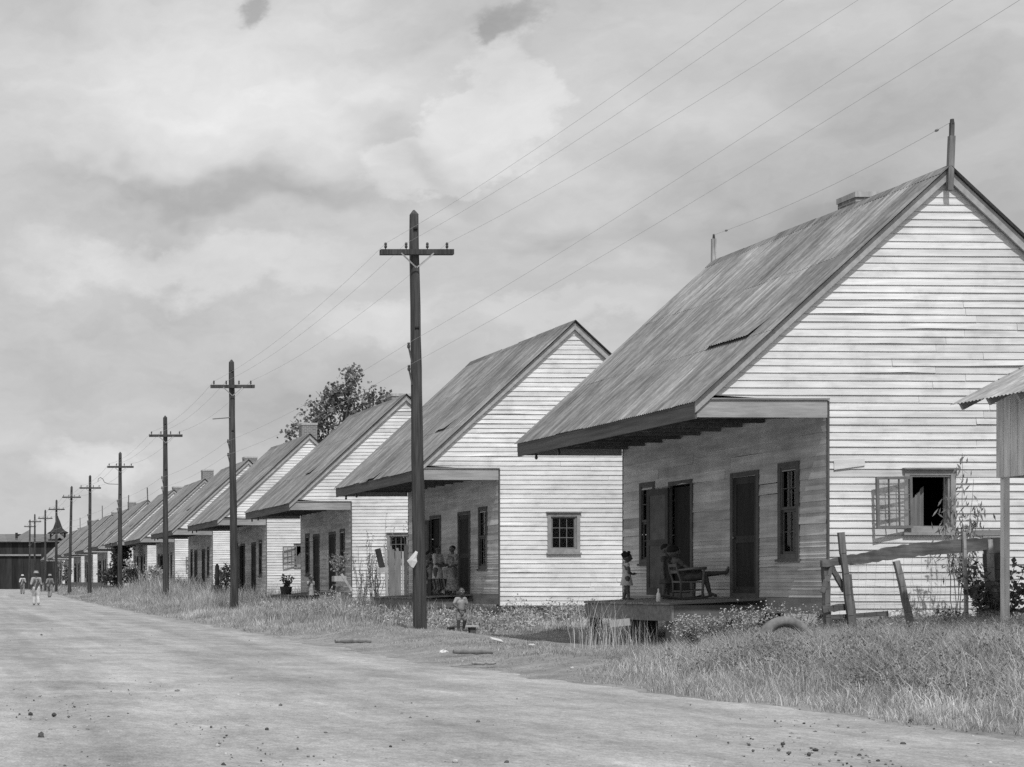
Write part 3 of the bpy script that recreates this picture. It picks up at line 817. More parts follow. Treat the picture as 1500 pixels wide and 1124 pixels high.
# ------------------------------------------------------------------ the dark mill at the end of the street
root = empty('mill_building', (0, 236, -.3)); tag(root, 'long blackened mill building with a cupola closing the end of the street', 'building')
sc_ = 236 / F
mb = MB()
for k in range(60):
    x0 = -30 + k * .9; mb.box((x0, 0, 0), (x0 + .88, .12, 7.45), random.Random(k).uniform(.6, 1.5))
mb.box((-30, .12, 0), (24, 24, 7.4), .7); mb.build('wall', M_FACT, root)
mb = MB(); mb.box((-30, -.25, 5.2), (13.2, -.02, 5.45), 1); mb.build('gutter_board', M_TRIM, root)
mb = MB()
for x0 in range(-30, 24, 2):
    mb.face([(x0, -.5, 7.35), (x0 + 2, -.5, 7.35), (x0 + 2, 12, 9.7), (x0, 12, 8.6)] if x0 == 10 else [(x0, -.5, 7.35), (x0 + 2, -.5, 7.35), (x0 + 2, 12, 9.0), (x0, 12, 9.0)], random.Random(x0).uniform(.85, 1.1))
    mb.face([(x0, 12, 9.0), (x0 + 2, 12, 9.0), (x0 + 2, 24.5, 7.35), (x0, 24.5, 7.35)], 1)
mb.build('roof', M_FROOF, root)
cx, cz = (86 - PX) * sc_, 7.4
mb = MB()
prof = [(2.2, 9.6), (1.5, 9.9), (1.0, 10.3), (.75, 10.8), (.48, 11.4), (.16, 11.95), (.03, 12.3)]
M = Matrix.Translation((cx, 2.2, -.75)) @ Matrix.Rotation(R(45), 4, 'Z')
mb.lathe(prof, 4, 1, M); mb.lathe([(2.15, 9.5), (2.2, 9.58)], 4, .8, M)
cp = mb.build('cupola_roof', M_FACT, root)
for sx in (-1, 1):
    for sy in (-1, 1):
        mb = MB(); mb.bar((cx + sx * 1.1, 2.2 + sy * 1.1, 6.8), (cx + sx * 1.1, 2.2 + sy * 1.1, 8.8), .16, .16, 2); mb.bar((cx + sx * 1.1, 2.2 + sy * 1.1, 8.25), (cx + sx * .45, 2.2 + sy * 1.1, 8.75), .1, .1, 2); mb.build('cupola_post', M_FACT, root)
mb = MB(); mb.ell((cx + .3, 2.2, 7.75), (.3, .3, .34)); mb.build('bell', M_FACT, root, True)
mb = MB(); mb.box((9.35, 3, 8.0), (9.75, 3.5, 8.9), 1.2); mb.build('roof_vent', M_FACT, root)

# ------------------------------------------------------------------ the shed at the right
root = empty('shed', (14.4, 22.0, -.85)); tag(root, 'shed with a corrugated iron eave at the edge of the yard, before the nearest cabin', 'shed')
mb = MB(); ez = 2.64 + .85; y0, y1 = -8.5, .05
nv = int((y1 - y0) / .019); b0 = len(mb.v)
for i in range(6):
    u = 3.4 * i / 5
    for k in range(nv + 1):
        y = y0 + (y1 - y0) * k / nv; mb.v.append((u - .03, y, ez + u * .53 + .009 * math.sin(y / .076 * 2 * math.pi)))
for i in range(5):
    for k in range(nv):
        q = b0 + i * (nv + 1) + k; mb.f.append((q, q + 1, q + nv + 2, q + nv + 1)); mb.t.append(1.5)
mb.build('roof', M_ROOF, root, True)
for k in range(14):
    y = -.06 - .58 * k; mb = MB(); mb.bar((.06, y, ez - .035), (3.3, y, ez + 1.68), .045, .11, 1.3); mb.build('rafter', M_TRIM, root)
mb = MB()
for k in range(56):
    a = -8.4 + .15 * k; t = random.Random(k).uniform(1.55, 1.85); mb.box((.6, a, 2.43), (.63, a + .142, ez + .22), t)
for k in range(18):
    a = .63 + .15 * k; mb.box((a, -.03, 2.43), (a + .142, 0, ez + .53 * (a + .07)), random.Random(k + 90).uniform(.8, 1.2))
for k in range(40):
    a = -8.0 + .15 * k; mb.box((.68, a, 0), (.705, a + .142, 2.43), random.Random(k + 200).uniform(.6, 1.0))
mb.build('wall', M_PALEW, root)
mb = MB(); mb.bar((.69, -.06, -.1), (.69, -.06, 3.7), .08, .08, 1.7); mb.build('corner_post', M_PALEW, root)

# ------------------------------------------------------------------ rail fence before the nearest cabin
root = empty('rail_fence', (0, 0, 0)); tag(root, 'sagging split rail fence on leaning posts below the open gable window', 'fence')
FY = 23.8
rootz = Vector((15.0, FY, -.85)); root.location = rootz


def fp(px, py, dy=0): return at(px, py, FY + dy) - rootz


def stick(name, a, b, wd, dp, tone=1.0, m=M_FENCE, dy=0, dyb=None):
    mb = MB(); p = fp(*a, dy); q = fp(*b, dy if dyb is None else dyb); n = 5; rg = random.Random(hash(a[0]) + 1)
    pts = [p.lerp(q, k / n) + Vector((rg.uniform(-.008, .008), 0, rg.uniform(-.006, .006))) for k in range(n + 1)]
    for k in range(n): mb.bar(pts[k], pts[k + 1] + (pts[k + 1] - pts[k]) * .02, wd * rg.uniform(.9, 1.08), dp, tone * rg.uniform(.92, 1.08), (0, 1, 0))
    return mb.build(name, m, root)


mb = MB(); pts = [(1203, 826), (1236, 821), (1270, 817), (1305, 810), (1345, 805), (1395, 801), (1450, 796)]; hh = [.10, .13, .17, .2, .2, .21, .19]
rg = random.Random(5)
px_ = np.linspace(1203, 1450, 34); py_ = np.interp(px_, [q[0] for q in pts], [q[1] for q in pts]); hh_ = np.interp(px_, [q[0] for q in pts], hh); b0 = 0
for k in range(34):
    c = fp(px_[k], py_[k], -.05 + .012 * math.sin(k * .7)); h = hh_[k]; ja, jb = rg.uniform(-.012, .012), rg.uniform(-.018, .01)
    for (sy, sz) in ((-1, -1), (1, -1), (1, 1), (-1, 1)):
        mb.v.append((c.x, c.y + sy * (.03 + rg.uniform(-.006, .006)), c.z + sz * h / 2 + (jb if sz > 0 else ja)))
    if k:
        for qd in ((0, 4, 5, 1), (1, 5, 6, 2), (2, 6, 7, 3), (3, 7, 4, 0)):
            mb.f.append(tuple((k - 1) * 4 + i for i in qd)); mb.t.append(1)
for e0 in (0, 33 * 4): mb.f.append((e0, e0 + 1, e0 + 2, e0 + 3)); mb.t.append(1)
mb.build('top_rail', M_RAIL, root)
stick('post', (1209, 822), (1212, 925), .085, .09, .8)
stick('post', (1232, 780), (1248, 932), .085, .05, .95, dy=-.12)
stick('post', (1243, 842), (1252, 935), .075, .05, .75, dy=-.05)
stick('post', (1313, 822), (1334, 915), .085, .06, 1.25, dy=-.1)
stick('post', (1412, 779), (1416, 905), .045, .04, 2.2, dy=-.12)
stick('post', (1455, 787), (1460, 905), .2, .2, .45, dy=.08)  # end post, its shaded side put into a dark tone
stick('post', (1449, 790), (1456, 893), .075, .05, 1.9, dy=-.08)  # sunlit left face of the end post, added as a pale strip
stick('brace', (1219, 828), (1204, 868), .06, .05, .9, dy=-.04); stick('brace', (1217, 828), (1237, 866), .07, .05, .9, dy=-.03)
stick('lower_rail', (1205, 893), (1243, 889), .1, .04, .9, M_RAIL, dy=-.05); stick('lower_rail', (1213, 905), (1300, 899), .07, .04, .8, M_RAIL, dy=-.02)
mb = MB()
for k in range(9):
    y = 832 + k * 9; pts = [fp(1212 + i * 20, y + rg.uniform(-2, 2), -.01) for i in range(13)]; mb.tube(pts, .0022, 4)
for k in range(18):
    x = 1218 + k * 13; mb.tube([fp(x + rg.uniform(-2, 2), 826 - k, -.01), fp(x + rg.uniform(-3, 3), 870, -.01), fp(x + rg.uniform(-3, 3), 912, -.01)], .0018, 4)
mb.build('wire_mesh', M_WIRE, root)

# ------------------------------------------------------------------ plank fence between second and third cabins
root = empty('plank_fence', at(580, 880, 53.6)); tag(root, 'broken fence of upright planks beside the overgrown gable of the third cabin', 'fence')
r0 = Vector(root.location)
rg = random.Random(8)
for (xa, xb, top, tone, lean, m) in ((563, 567, 808, 1.0, 3, M_PALEW), (568, 577.5, 805, .5, 3, M_PALEW), (578.5, 587, 808, .55, 1, M_PALEW), (588.8, 591.2, 808, 1.0, 0, M_PALEW), (592, 597, 799, .25, 0, M_PALEW), (597.5, 602, 797, .28, 0, M_PALEW), (602.5, 608, 801, .25, 0, M_PALEW)):
    p = at((xa + xb) / 2, top, 53.6) - r0; q = at((xa + xb) / 2 + lean, 905, 53.6) - r0; wd = (xb - xa) * 53.6 / F
    mb = MB(); mb.bar(p, q, wd, .025, tone, (0, 1, 0))
    if xb - xa > 6: mb.bar(p + Vector((-.03, 0, .12)), p, wd * .4, .024, tone, (0, 1, 0))
    mb.build('plank', m, root)
mb = MB(); mb.bar(at(553, 804, 53.4) - r0, at(560, 832, 53.4) - r0, .2, .03, 1, (0, 1, 0)); mb.build('plank', M_DOOR, root)
mb = MB(); mb.bar(at(552, 836, 53.3) - r0, at(568, 835, 53.3) - r0, .03, .18, 1, (0, 0, 1)); mb.build('rail', M_PALEW, root)

# ------------------------------------------------------------------ vegetation
def leaf_quads(C, D, U, ln, wd, tones, fold=.0):
    """C centres (n,3) = leaf base, D directions, U side vectors"""
    C = np.asarray(C); D = np.asarray(D); U = np.asarray(U); ln = np.asarray(ln)[:, None]; wd = np.asarray(wd)[:, None]
    V = np.stack([C, C + D * ln * .5 + U * wd * .5, C + D * ln, C + D * ln * .5 - U * wd * .5], 1).reshape(-1, 3)
    n = len(C); f = np.arange(n * 4).reshape(n, 4)
    return V, f, np.asarray(tones)


def unit(a):
    return a / np.maximum(np.linalg.norm(a, axis=1, keepdims=True), 1e-6)


def rand_dirs(n, g, zb=0.):
    d = g.normal(size=(n, 3)); d[:, 2] += zb
    return unit(d)


def grass_patch(name, pts, hts, wid, tones, m, g, bend=.45, ang=None):
    n = len(pts); X, Y = pts[:, 0], pts[:, 1]; Z = ground_z(X, Y) - .02
    P = np.stack([X, Y, Z], 1)
    a = g.uniform(0, 2 * np.pi, n); side = np.stack([np.cos(a), np.sin(a) * .6, np.zeros(n)], 1)
    b = g.uniform(0, 2 * np.pi, n) if ang is None else ang; bd = np.stack([np.cos(b), np.sin(b), np.zeros(n)], 1) * (hts * g.uniform(.1, 1, n) * bend)[:, None]
    up = np.zeros((n, 3)); up[:, 2] = 1
    h = hts[:, None]; w_ = wid[:, None] * .5
    p1 = P + up * h * .55 + bd * .3; p2 = P + up * h * (1 - .12 * bend) + bd
    V = np.stack([P - side * w_, P + side * w_, p1 + side * w_ * .8, p1 - side * w_ * .8, p2 + side * w_ * .15, p2 - side * w_ * .15], 1).reshape(-1, 3)
    i = np.arange(n)[:, None] * 6
    f = np.concatenate([i + np.array([[0, 1, 2, 3]]), i + np.array([[3, 2, 4, 5]])], 1).reshape(-1, 4)
    return np_mesh(name, V, f, np.repeat(tones, 2), m)


def in_house(X, Y, pad=.15):
    m = np.zeros(len(X), bool)
    for k in range(13):
        m |= (X > house_x[k] - .05 - pad * 0) & (X < house_x[k] + 6.2) & (Y > house_y[k] - .0) & (Y < house_y[k] + LEN + .1)
    return m


def patchy(X, Y, s, seed):
    r = random.Random(seed); v = np.zeros(len(X))
    for k in range(5):
        a, b, c = r.uniform(-1, 1) * s, r.uniform(-1, 1) * s, r.uniform(0, 6); v += np.sin(X * a + Y * b + c)
    return v / 5


def veg_height(X, Y):
    e = road_edge(Y); d = X - e
    h = .10 + .1 * smooth(.3, 1.5, d)
    h = np.where(Y < 27, h + .28 * smooth(.9, 3.2, d) * smooth(27.5, 24.5, Y), h)
    h = np.where((Y < 26) & (X > 12), h + .12, h)
    mid = smooth(37, 44, Y) * smooth(10.0, 11.2, X); h = h + mid * .32
    far = smooth(58, 70, Y) * smooth(100, 92, Y) * smooth(8.6, 10.2, X); h = h + far * .28
    h = h + smooth(78, 84, Y) * smooth(96, 92, Y) * smooth(8.8, 10, X) * .3
    low = np.exp(-(((X - 11.4) / 1.5) ** 2 + ((Y - 31) / 4.2) ** 2)); h = h * (1 - .72 * low)
    h = h * (1 + .45 * patchy(X, Y, 1.6, 4))
    mown = smooth(-.5, .6, .425 * Y - X) * smooth(18, 21, Y) * smooth(39, 34, Y)
    h = h * (1 - .72 * mown)
    pit = smooth(12.9, 12.2, X) * smooth(.395, .41, X / Y) * smooth(20.5, 22.5, Y) * smooth(30, 27, Y); h = h * (1 - .7 * pit)
    return h


def scatter(n, x0, x1, y0, y1, g):
    X = g.uniform(x0, x1, n); Y = g.uniform(y0, y1, n)
    e = road_edge(Y); keep = (X > e - .12 + .25 * g.random(n) ** 2 - .12 * (patchy(X, Y, 5, 9) > .1)) & ~in_house(X, Y) & (X < 12.3 + 60 * (np.abs(((Y - 25.4) % 14.93) - 14.93 / 2 - 3.7) < 20))
    X, Y = X[keep], Y[keep]
    px = PX + F * X / Y; vis = (px > -60) & (px < 1580)
    return X[vis], Y[vis]


def do_grass(name, n, box, wid, hmul, tone, m, seed, label, dens=0, bend=.5):
    g = np.random.default_rng(seed); per = 20; Xc, Yc = scatter(n // per, *box, g)
    sg = g.uniform(.03, .13, len(Xc)) * (1 + .012 * Yc); th = np.exp(g.normal(0, .3, len(Xc))); tt = g.uniform(.74, 1.22, len(Xc))
    X = np.repeat(Xc, per) + g.normal(0, 1, len(Xc) * per) * np.repeat(sg, per); Y = np.repeat(Yc, per) + g.normal(0, 1, len(Xc) * per) * np.repeat(sg, per)
    ang = np.arctan2(Y - np.repeat(Yc, per), X - np.repeat(Xc, per)) + g.normal(0, .5, len(X)); th = np.repeat(th, per); tt = np.repeat(tt, per)
    ok = (X > road_edge(Y) - .1) & ~in_house(X, Y); X, Y, ang, th, tt = X[ok], Y[ok], ang[ok], th[ok], tt[ok]
    dn = patchy(X, Y, 2.2, seed + 3); keep = g.random(len(X)) < .78 + dens * dn
    low = np.exp(-(((X - 11.4) / 1.6) ** 2 + ((Y - 30.5) / 4) ** 2)); keep &= g.random(len(X)) > np.maximum(low * .55, .4 * smooth(-.3, .6, .425 * Y - X) * smooth(18, 21, Y) * smooth(39, 34, Y))
    X, Y, ang, th, tt = X[keep], Y[keep], ang[keep], th[keep], tt[keep]
    h = veg_height(X, Y) * hmul * np.clip(th, .5, 1.4) * g.uniform(.5, 1.2, len(X)); h = np.where(Y < 30, np.minimum(h, .46 + .12 * g.random(len(X)) ** 3), h); t = tt * g.uniform(*tone, len(X)) * (1 + .22 * patchy(X, Y, 1.1, seed + 8))
    o = grass_patch(name, np.stack([X, Y], 1), h, wid * g.uniform(.6, 1.3, len(X)) , t, m, g, bend, ang)
    tag(o, label, 'grass', kind='stuff'); return o


do_grass('grass', 330000, (8, 18, 12, 36), .009, 1.08, (.6, 1.35), M_GRASS, 21, 'dry grass and weeds along the verge before the nearest cabins', .25, .8)
do_grass('grass', 110000, (7.2, 20, 36, 72), .02, 1.0, (.65, 1.3), M_GRASS, 22, 'dry grass on the verge between the first poles', .2)
do_grass('grass', 70000, (7.2, 16, 72, 120), .035, 1.0, (.7, 1.25), M_GRASS, 23, 'tall dry grass on the verge around the third and fourth poles', .2)
do_grass('grass', 26000, (7.5, 16, 120, 215), .06, 1.0, (.7, 1.25), M_GRASS, 24, 'grass on the far verge by the last cabins', .2)


def weed_mass(name, centers, m, seed, label, ls=(.05, .09), per=170):
    """leafy ground cover: small leaves around many short stems"""
    g = np.random.default_rng(seed); C = []; D = []; Ln = []; Wd = []; T = []
    for (X, Y, r, h) in centers:
        n = int(per * (r / .3) * (h / .4)); z = float(ground_z(X, Y)); tn = g.uniform(.7, 1.25)
        q = g.normal(size=(n, 3)) * np.array([r * .5, r * .5, 0]); q[:, 2] = h * g.random(n) ** .8 * np.exp(-(q[:, 0] ** 2 + q[:, 1] ** 2) / (r * r) * .6)
        C.append(q + np.array([X, Y, z])); d = rand_dirs(n, g, .5); D.append(d); l = g.uniform(*ls, n); Ln.append(l); Wd.append(l * g.uniform(.3, .6, n)); T.append(g.uniform(.7, 1.3, n) * tn)
    C = np.concatenate(C); D = np.concatenate(D); U = unit(np.cross(D, rand_dirs(len(D), g)))
    V, f, t = leaf_quads(C, D, U, np.concatenate(Ln), np.concatenate(Wd), np.concatenate(T))
    o = np_mesh(name, V, f, t, m); tag(o, label, 'weeds', kind='stuff'); return o


g = np.random.default_rng(5); cs = []
for k in range(850):                          # before the nearest cabin and along the lower right
    Y = g.uniform(14, 25.2); X = g.uniform(9.6, 17.5)
    if X - road_edge(Y) < 1.0 or (Y > 18.5 and X < .415 * Y) or (Y > 20.5 and X < 12.2) or in_house(np.array([X]), np.array([Y]))[0]: continue
    q = float(patchy(np.array([X]), np.array([Y]), 1.3, 6)[0]); cs.append((X, Y, g.uniform(.15, .4), max(.12, g.uniform(.2, .45) * (1 + 1.1 * q))))
weed_mass('weeds', cs, M_WEED, 31, 'leafy weeds filling the yard before the nearest cabin', (.022, .05), 150)
cs = [(g.uniform(11.5, 16), g.uniform(15.5, 19.5), g.uniform(.12, .3), g.uniform(.18, .42)) for k in range(90)]
weed_mass('weeds', [c for c in cs if c[0] > .62 * c[1]], M_LEAF, 33, 'darker broad-leaved weeds in the right-hand corner of the yard', (.03, .06), 130)
cs = []
for k in range(330):
    Y = g.uniform(36, 70); X = g.uniform(10.8, 14.2)
    if in_house(np.array([X]), np.array([Y]))[0]: continue
    cs.append((X, Y, g.uniform(.2, .5), g.uniform(.25, .6)))
for k in range(60): cs.append((g.uniform(14.4, 20), house_y[1] - g.uniform(.1, 1.2), g.uniform(.2, .45), g.uniform(.4, .8)))
for k in range(50): cs.append((g.uniform(14.6, 18), house_y[0] - g.uniform(.1, .8), g.uniform(.15, .35), g.uniform(.35, .62)))
weed_mass('weeds', cs, M_PLEAF, 32, 'pale weeds along the porches of the second and third cabins', (.05, .1), 90)


def leafy_plant(name, base, h, r, nstem, nleaf, ls, seed, label, cat, leaf_m=M_WEED, droop=.0, flowers=0, group=None, flat=.45, spread=1.0, stem_r=.006, low=.15):
    """stems rising from one foot with separate leaves along them"""
    rg = random.Random(seed); g = np.random.default_rng(seed)
    root = empty(name, base); tag(root, label, cat, group)
    mb = MB(); pts_all = []; tips = []
    for s in range(nstem):
        a = rg.uniform(0, 2 * math.pi); rr = r * math.sqrt(rg.random()) * spread; hh = h * rg.uniform(.6, 1.0); n = 6; pts = []
        for k in range(n + 1):
            t = k / n; pts.append(Vector((math.cos(a) * rr * t ** 1.3 + rg.uniform(-.02, .02) * h, math.sin(a) * rr * t ** 1.3 + rg.uniform(-.02, .02) * h, hh * t)))
        mb.tube(pts, [stem_r * (1 - .6 * k / n) for k in range(n + 1)], 4, cap=False); tips.append(pts[-1])
        for q in range(max(1, nleaf // nstem)):
            t = low + (1 - low) * rg.random() ** .8; i = min(n - 1, int(t * n)); p = pts[i].lerp(pts[i + 1], t * n - i); pts_all.append(p + Vector((rg.gauss(0, .06 * r), rg.gauss(0, .06 * r), rg.gauss(0, .03))))
    mb.build('stem', M_STEM, root)
    C = np.array(pts_all); n = len(C); D = rand_dirs(n, g, .25 - droop * 3); U = unit(np.cross(D, rand_dirs(n, g))); ln = g.uniform(ls[0], ls[1], n)
    V, f, t = leaf_quads(C, D, U, ln, ln * flat * g.uniform(.7, 1.2, n), g.uniform(.6, 1.35, n)); np_mesh('leaves', V, f, t, leaf_m, root)
    if flowers:
        mb = MB()
        for k in range(flowers):
            tp = rg.choice(tips) + Vector((rg.gauss(0, .06), rg.gauss(0, .06), rg.uniform(-.12, .03))); q = rg.uniform(.007, .015); mb.ell(tp, (q, q, q * .8), 5, 4, rg.uniform(.6, 1.1))
        tag(mb.build('flowers', M_FLOWER, root), kind='stuff')
    return root


def gz(X, Y, dz=0): return Vector((X, Y, float(ground_z(X, Y)) + dz))


# flowering weeds by the porch deck
leafy_plant('flowering_weed', gz(12.2, 25.2), .62, .42, 36, 1000, (.03, .06), 41, 'rounded pale flowering weed right before the porch deck corner', 'plant', M_PLEAF, 0, 170, 'flowering weeds before the nearest porch')
leafy_plant('flowering_weed', gz(13.0, 25.3), .86, .55, 40, 1200, (.03, .06), 42, 'taller flowering weed under the rocking chair end of the deck', 'plant', M_PLEAF, 0, 190, 'flowering weeds before the nearest porch')
leafy_plant('flowering_weed', gz(13.75, 25.0), .8, .55, 32, 900, (.03, .06), 43, 'flowering weed between the deck and the old tyre', 'plant', M_PLEAF, 0, 90, 'flowering weeds before the nearest porch')
leafy_plant('flowering_weed', gz(13.05, 22.7), .42, .3, 22, 520, (.03, .06), 44, 'low flowering weed growing over the right side of the old tyre', 'plant', M_PLEAF, 0, 40, 'flowering weeds before the nearest porch')
# reeds at the left end of the deck
def reeds(base, n, h, r, seed, label, group=None):
    rg = random.Random(seed); root = empty('reed_clump', base); tag(root, label, 'reeds', group); mb = MB()
    for k in range(n):
        a = rg.uniform(0, 6.28); q = r * math.sqrt(rg.random()); x, y = q * math.cos(a), q * math.sin(a); hh = h * rg.uniform(.45, 1.1); b = rg.uniform(0, 6.28); bd = rg.uniform(.1, .6) * hh
        pts = [Vector((x + math.cos(b) * bd * t ** 2, y + math.sin(b) * bd * t ** 2, hh * t * (1 - .2 * t * (bd / hh)))) for t in (0, .3, .6, .85, 1)]
        sd = Vector((math.cos(b + 1.57), math.sin(b + 1.57), 0)) * .006; tn = rg.uniform(.6, 1.5)
        for i in range(4):
            u0 = 1 - i / 4.4; u1 = 1 - (i + 1) / 4.4; mb.face([pts[i] - sd * u0, pts[i] + sd * u0, pts[i + 1] + sd * u1, pts[i + 1] - sd * u1], tn)
    mb.build('blades', M_GRASS, root); return root


reeds(gz(10.9, 26.0), 80, .95, .42, 51, 'tall reed clump leaning before the end of the nearest deck', 'reed clumps in the yard')
reeds(gz(11.5, 25.8), 50, .7, .35, 52, 'shorter reed clump under the nearest deck', 'reed clumps in the yard')
reeds(gz(12.2, 39.2), 90, .8, .35, 53, 'reed clump below the deck of the second cabin', 'reed clumps in the yard')
reeds(gz(13.0, 39.4), 60, .7, .3, 54, 'loose dry reeds at the corner of the second cabin', 'reed clumps in the yard')
# hanging sapling and dark shrub at the right
def sapling(base, h, seed):
    rg = random.Random(seed); g = np.random.default_rng(seed); root = empty('sapling', base); tag(root, 'thin sapling with hanging narrow leaves against the wall beside the open window', 'sapling'); mb = MB(); C = []
    for s, (dx, top) in enumerate(((-.22, .88), (-.05, .8), (.12, 1.0), (.28, .86), (.36, .7))):
        n = 8; pts = [Vector((dx * (k / n) ** .8 + rg.uniform(-.02, .02), rg.uniform(-.06, .06), h * top * k / n)) for k in range(n + 1)]
        mb.tube(pts, [.009 * (1 - .7 * k / n) for k in range(n + 1)], 5)
        for q in range(130):
            t = .45 + .55 * rg.random() ** (1.3 if top < .95 else 2.6); i = min(n - 1, int(t * n)); C.append(pts[i].lerp(pts[i + 1], t * n - i) + Vector((rg.gauss(0, .08), rg.gauss(0, .06), rg.gauss(0, .04))))
        for q in range(7): C.append(pts[n] + Vector((rg.gauss(0, .05), rg.gauss(0, .04), rg.uniform(-.1, .05))))
    mb.build('stem', M_STEM, root); C = np.array(C); C = C[C[:, 2] < h * (.78 + .22 * (np.abs(C[:, 0] - .12) < .1))]; n = len(C); D = g.normal(size=(n, 3)) * .38; D[:, 2] -= .85; D = unit(D); U = unit(np.cross(D, rand_dirs(n, g))); ln = g.uniform(.09, .17, n)
    V, f, t = leaf_quads(C, D, U, ln, ln * .2, g.uniform(.6, 1.4, n)); np_mesh('leaves', V, f, t, M_WEED, root)


sapling(gz(16.1, 24.55), 3.05, 61)
leafy_plant('dark_shrub', gz(16.15, 23.7), 1.25, .6, 40, 1100, (.06, .13), 62, 'dark broad-leaved shrub at the foot of the fence end post', 'shrub', M_LEAF, 0, 0, None, .6)
leafy_plant('dark_shrub', gz(15.5, 23.6), .5, .4, 16, 260, (.05, .1), 63, 'low dark shrub beside the fence stake', 'shrub', M_LEAF, 0, 0, None, .6)
# weeds by the third cabin
for k, (px, pt, lab) in enumerate(((569, 738, 'tall thin weed stalk rising over the window of the third cabin'), (545, 762, 'thin weed stalk beside the dark leaning board'), (529, 800, 'leafy weed at the porch corner of the third cabin'), (552, 800, 'bushy weed before the plank fence'), (598, 760, 'weed stalk next to the tallest pole before the third cabin'))):
    Y = 53.9; b = at(px, 861, Y); b.z = float(ground_z(b.x, Y)); top = (PY - pt) * Y / F - b.z
    leafy_plant('weed_stalk', b, top, .28 if k in (0, 1, 4) else .6, 5 if k in (0, 1, 4) else 16, 190 if k in (0, 1, 4) else 300, (.05, .11), 70 + k, lab, 'weed', M_WEED, 0, 0, 'weed stalks beside the third cabin', .4, stem_r=.012)
leafy_plant('weed_bush', gz(13.3, 53.6), 1.0, .9, 30, 700, (.06, .12), 78, 'sprawling weed bush beneath the leaning boards by the third cabin', 'weed', M_PLEAF, 0, 0, None, .4)
# plants against the far cabins
def bush(px, pt, pb, Y, rw, seed, label, leaf=(.1, .2), n=1500, m=M_LEAF, name='shrub', cat='shrub', group=None):
    g = np.random.default_rng(seed); c = at(px, pb, Y); top = (PY - pt) * Y / F; h = top - c.z; root = empty(name, c); tag(root, label, cat, group)
    mb = MB(); rg = random.Random(seed)
    for k in range(7): mb.tube([(0, 0, -.2), (rg.uniform(-.4, .4) * rw, rg.uniform(-.3, .3) * rw, h * .5), (rg.uniform(-.8, .8) * rw, rg.uniform(-.5, .5) * rw, h * rg.uniform(.6, .9))], [.03, .02, .008], 5)
    mb.build('stem', M_BARK, root)
    ncl = 16; cc = np.stack([g.normal(0, .45, ncl) * rw, g.normal(0, .4, ncl) * rw, h * g.uniform(.1, .92, ncl)], 1); q = cc[g.integers(0, ncl, n)] + g.normal(size=(n, 3)) * np.array([rw * .28, rw * .28, h * .1])
    q = q[(q[:, 2] > 0) & (q[:, 2] < h)]; n = len(q); D = rand_dirs(n, g, .1); U = unit(np.cross(D, rand_dirs(n, g))); ln = g.uniform(*leaf, n)
    V, f, t = leaf_quads(q, D, U, ln, ln * .7, g.uniform(.6, 1.4, n)); np_mesh('leaves', V, f, t, m, root); return root


bush(171, 798, 858, 118, 1.0, 81, 'dense dark vine swallowing the porch front of a far cabin', (.16, .3), 2600, name='porch_vine', cat='vine')
bush(200, 832, 858, 108, .7, 82, 'dark shrub at the foot of the eighth cabin', (.12, .22), 700)
bush(97, 820, 852, 172, .75, 83, 'broad shrub in front of the farthest porches', (.16, .3), 520, M_WEED)
bush(228, 828, 860, 96, .6, 84, 'pale bush against the gable of the seventh cabin', (.12, .22), 420, M_PLEAF)
bush(332, 822, 862, 73.5, .5, 85, 'leafy potted bush on the deck of the fifth cabin', (.1, .2), 330, M_WEED)
bush(190, 820, 858, 112, .5, 86, 'pale vine beside the dark porch vine', (.12, .24), 380, M_PLEAF)


# the tree behind the fourth cabin
def tree(base, label, blobs, Y, nleaf, seed):
    rg = random.Random(seed); g = np.random.default_rng(seed); root = empty('broadleaf_tree', base); tag(root, label, 'tree'); b = Vector(base)
    mb = MB(); fork = Vector((.2, 0, 6.3)); mb.tube([(0, 0, -.3), (.05, 0, 2), (.15, 0, 4.3), fork, (.6, 0, 8.5), (.9, 0, 10.6)], [.28, .23, .19, .15, .1, .04], 10)
    for (px, py, rx, ry, wt) in blobs:
        c = at(px, py, Y) - b; d = rg.uniform(-1, 1); mb.tube([fork + Vector((0, 0, rg.uniform(-1.2, 1.6))), fork.lerp(c, .5) + Vector((0, d * .5, .2)), c + Vector((0, d, 0))], [.09, .05, .012], 6)
        for k in range(3): mb.tube([c + Vector((0, d, -.2)), c + Vector((rg.uniform(-1, 1) * rx * Y / F, d + rg.uniform(-.8, .8), rg.uniform(-.3, 1) * ry * Y / F))], [.02, .006], 4)
    mb.build('trunk', M_BARK, root)
    Q = []; tot = sum(q[4] for q in blobs)
    for (px, py, rx, ry, wt) in blobs:
        n = int(nleaf * wt / tot); c = at(px, py, Y) - b; ncl = max(4, int(n / 14))
        u = g.normal(size=(ncl, 3)); u = unit(u) * g.random((ncl, 1)) ** .45; cc = u * np.array([rx, (rx + ry) * .5, ry]) * Y / F
        q = cc[g.integers(0, ncl, n)] + g.normal(size=(n, 3)) * .17; Q.append(q + np.array(c))
    Q = np.concatenate(Q); n = len(Q); D = rand_dirs(n, g, -.35); U = unit(np.cross(D, rand_dirs(n, g))); ln = g.uniform(.15, .26, n)
    V, f, t = leaf_quads(Q, D, U, ln, ln * .8, g.uniform(.55, 1.5, n)); np_mesh('crown', V, f, t, M_TREE, root)


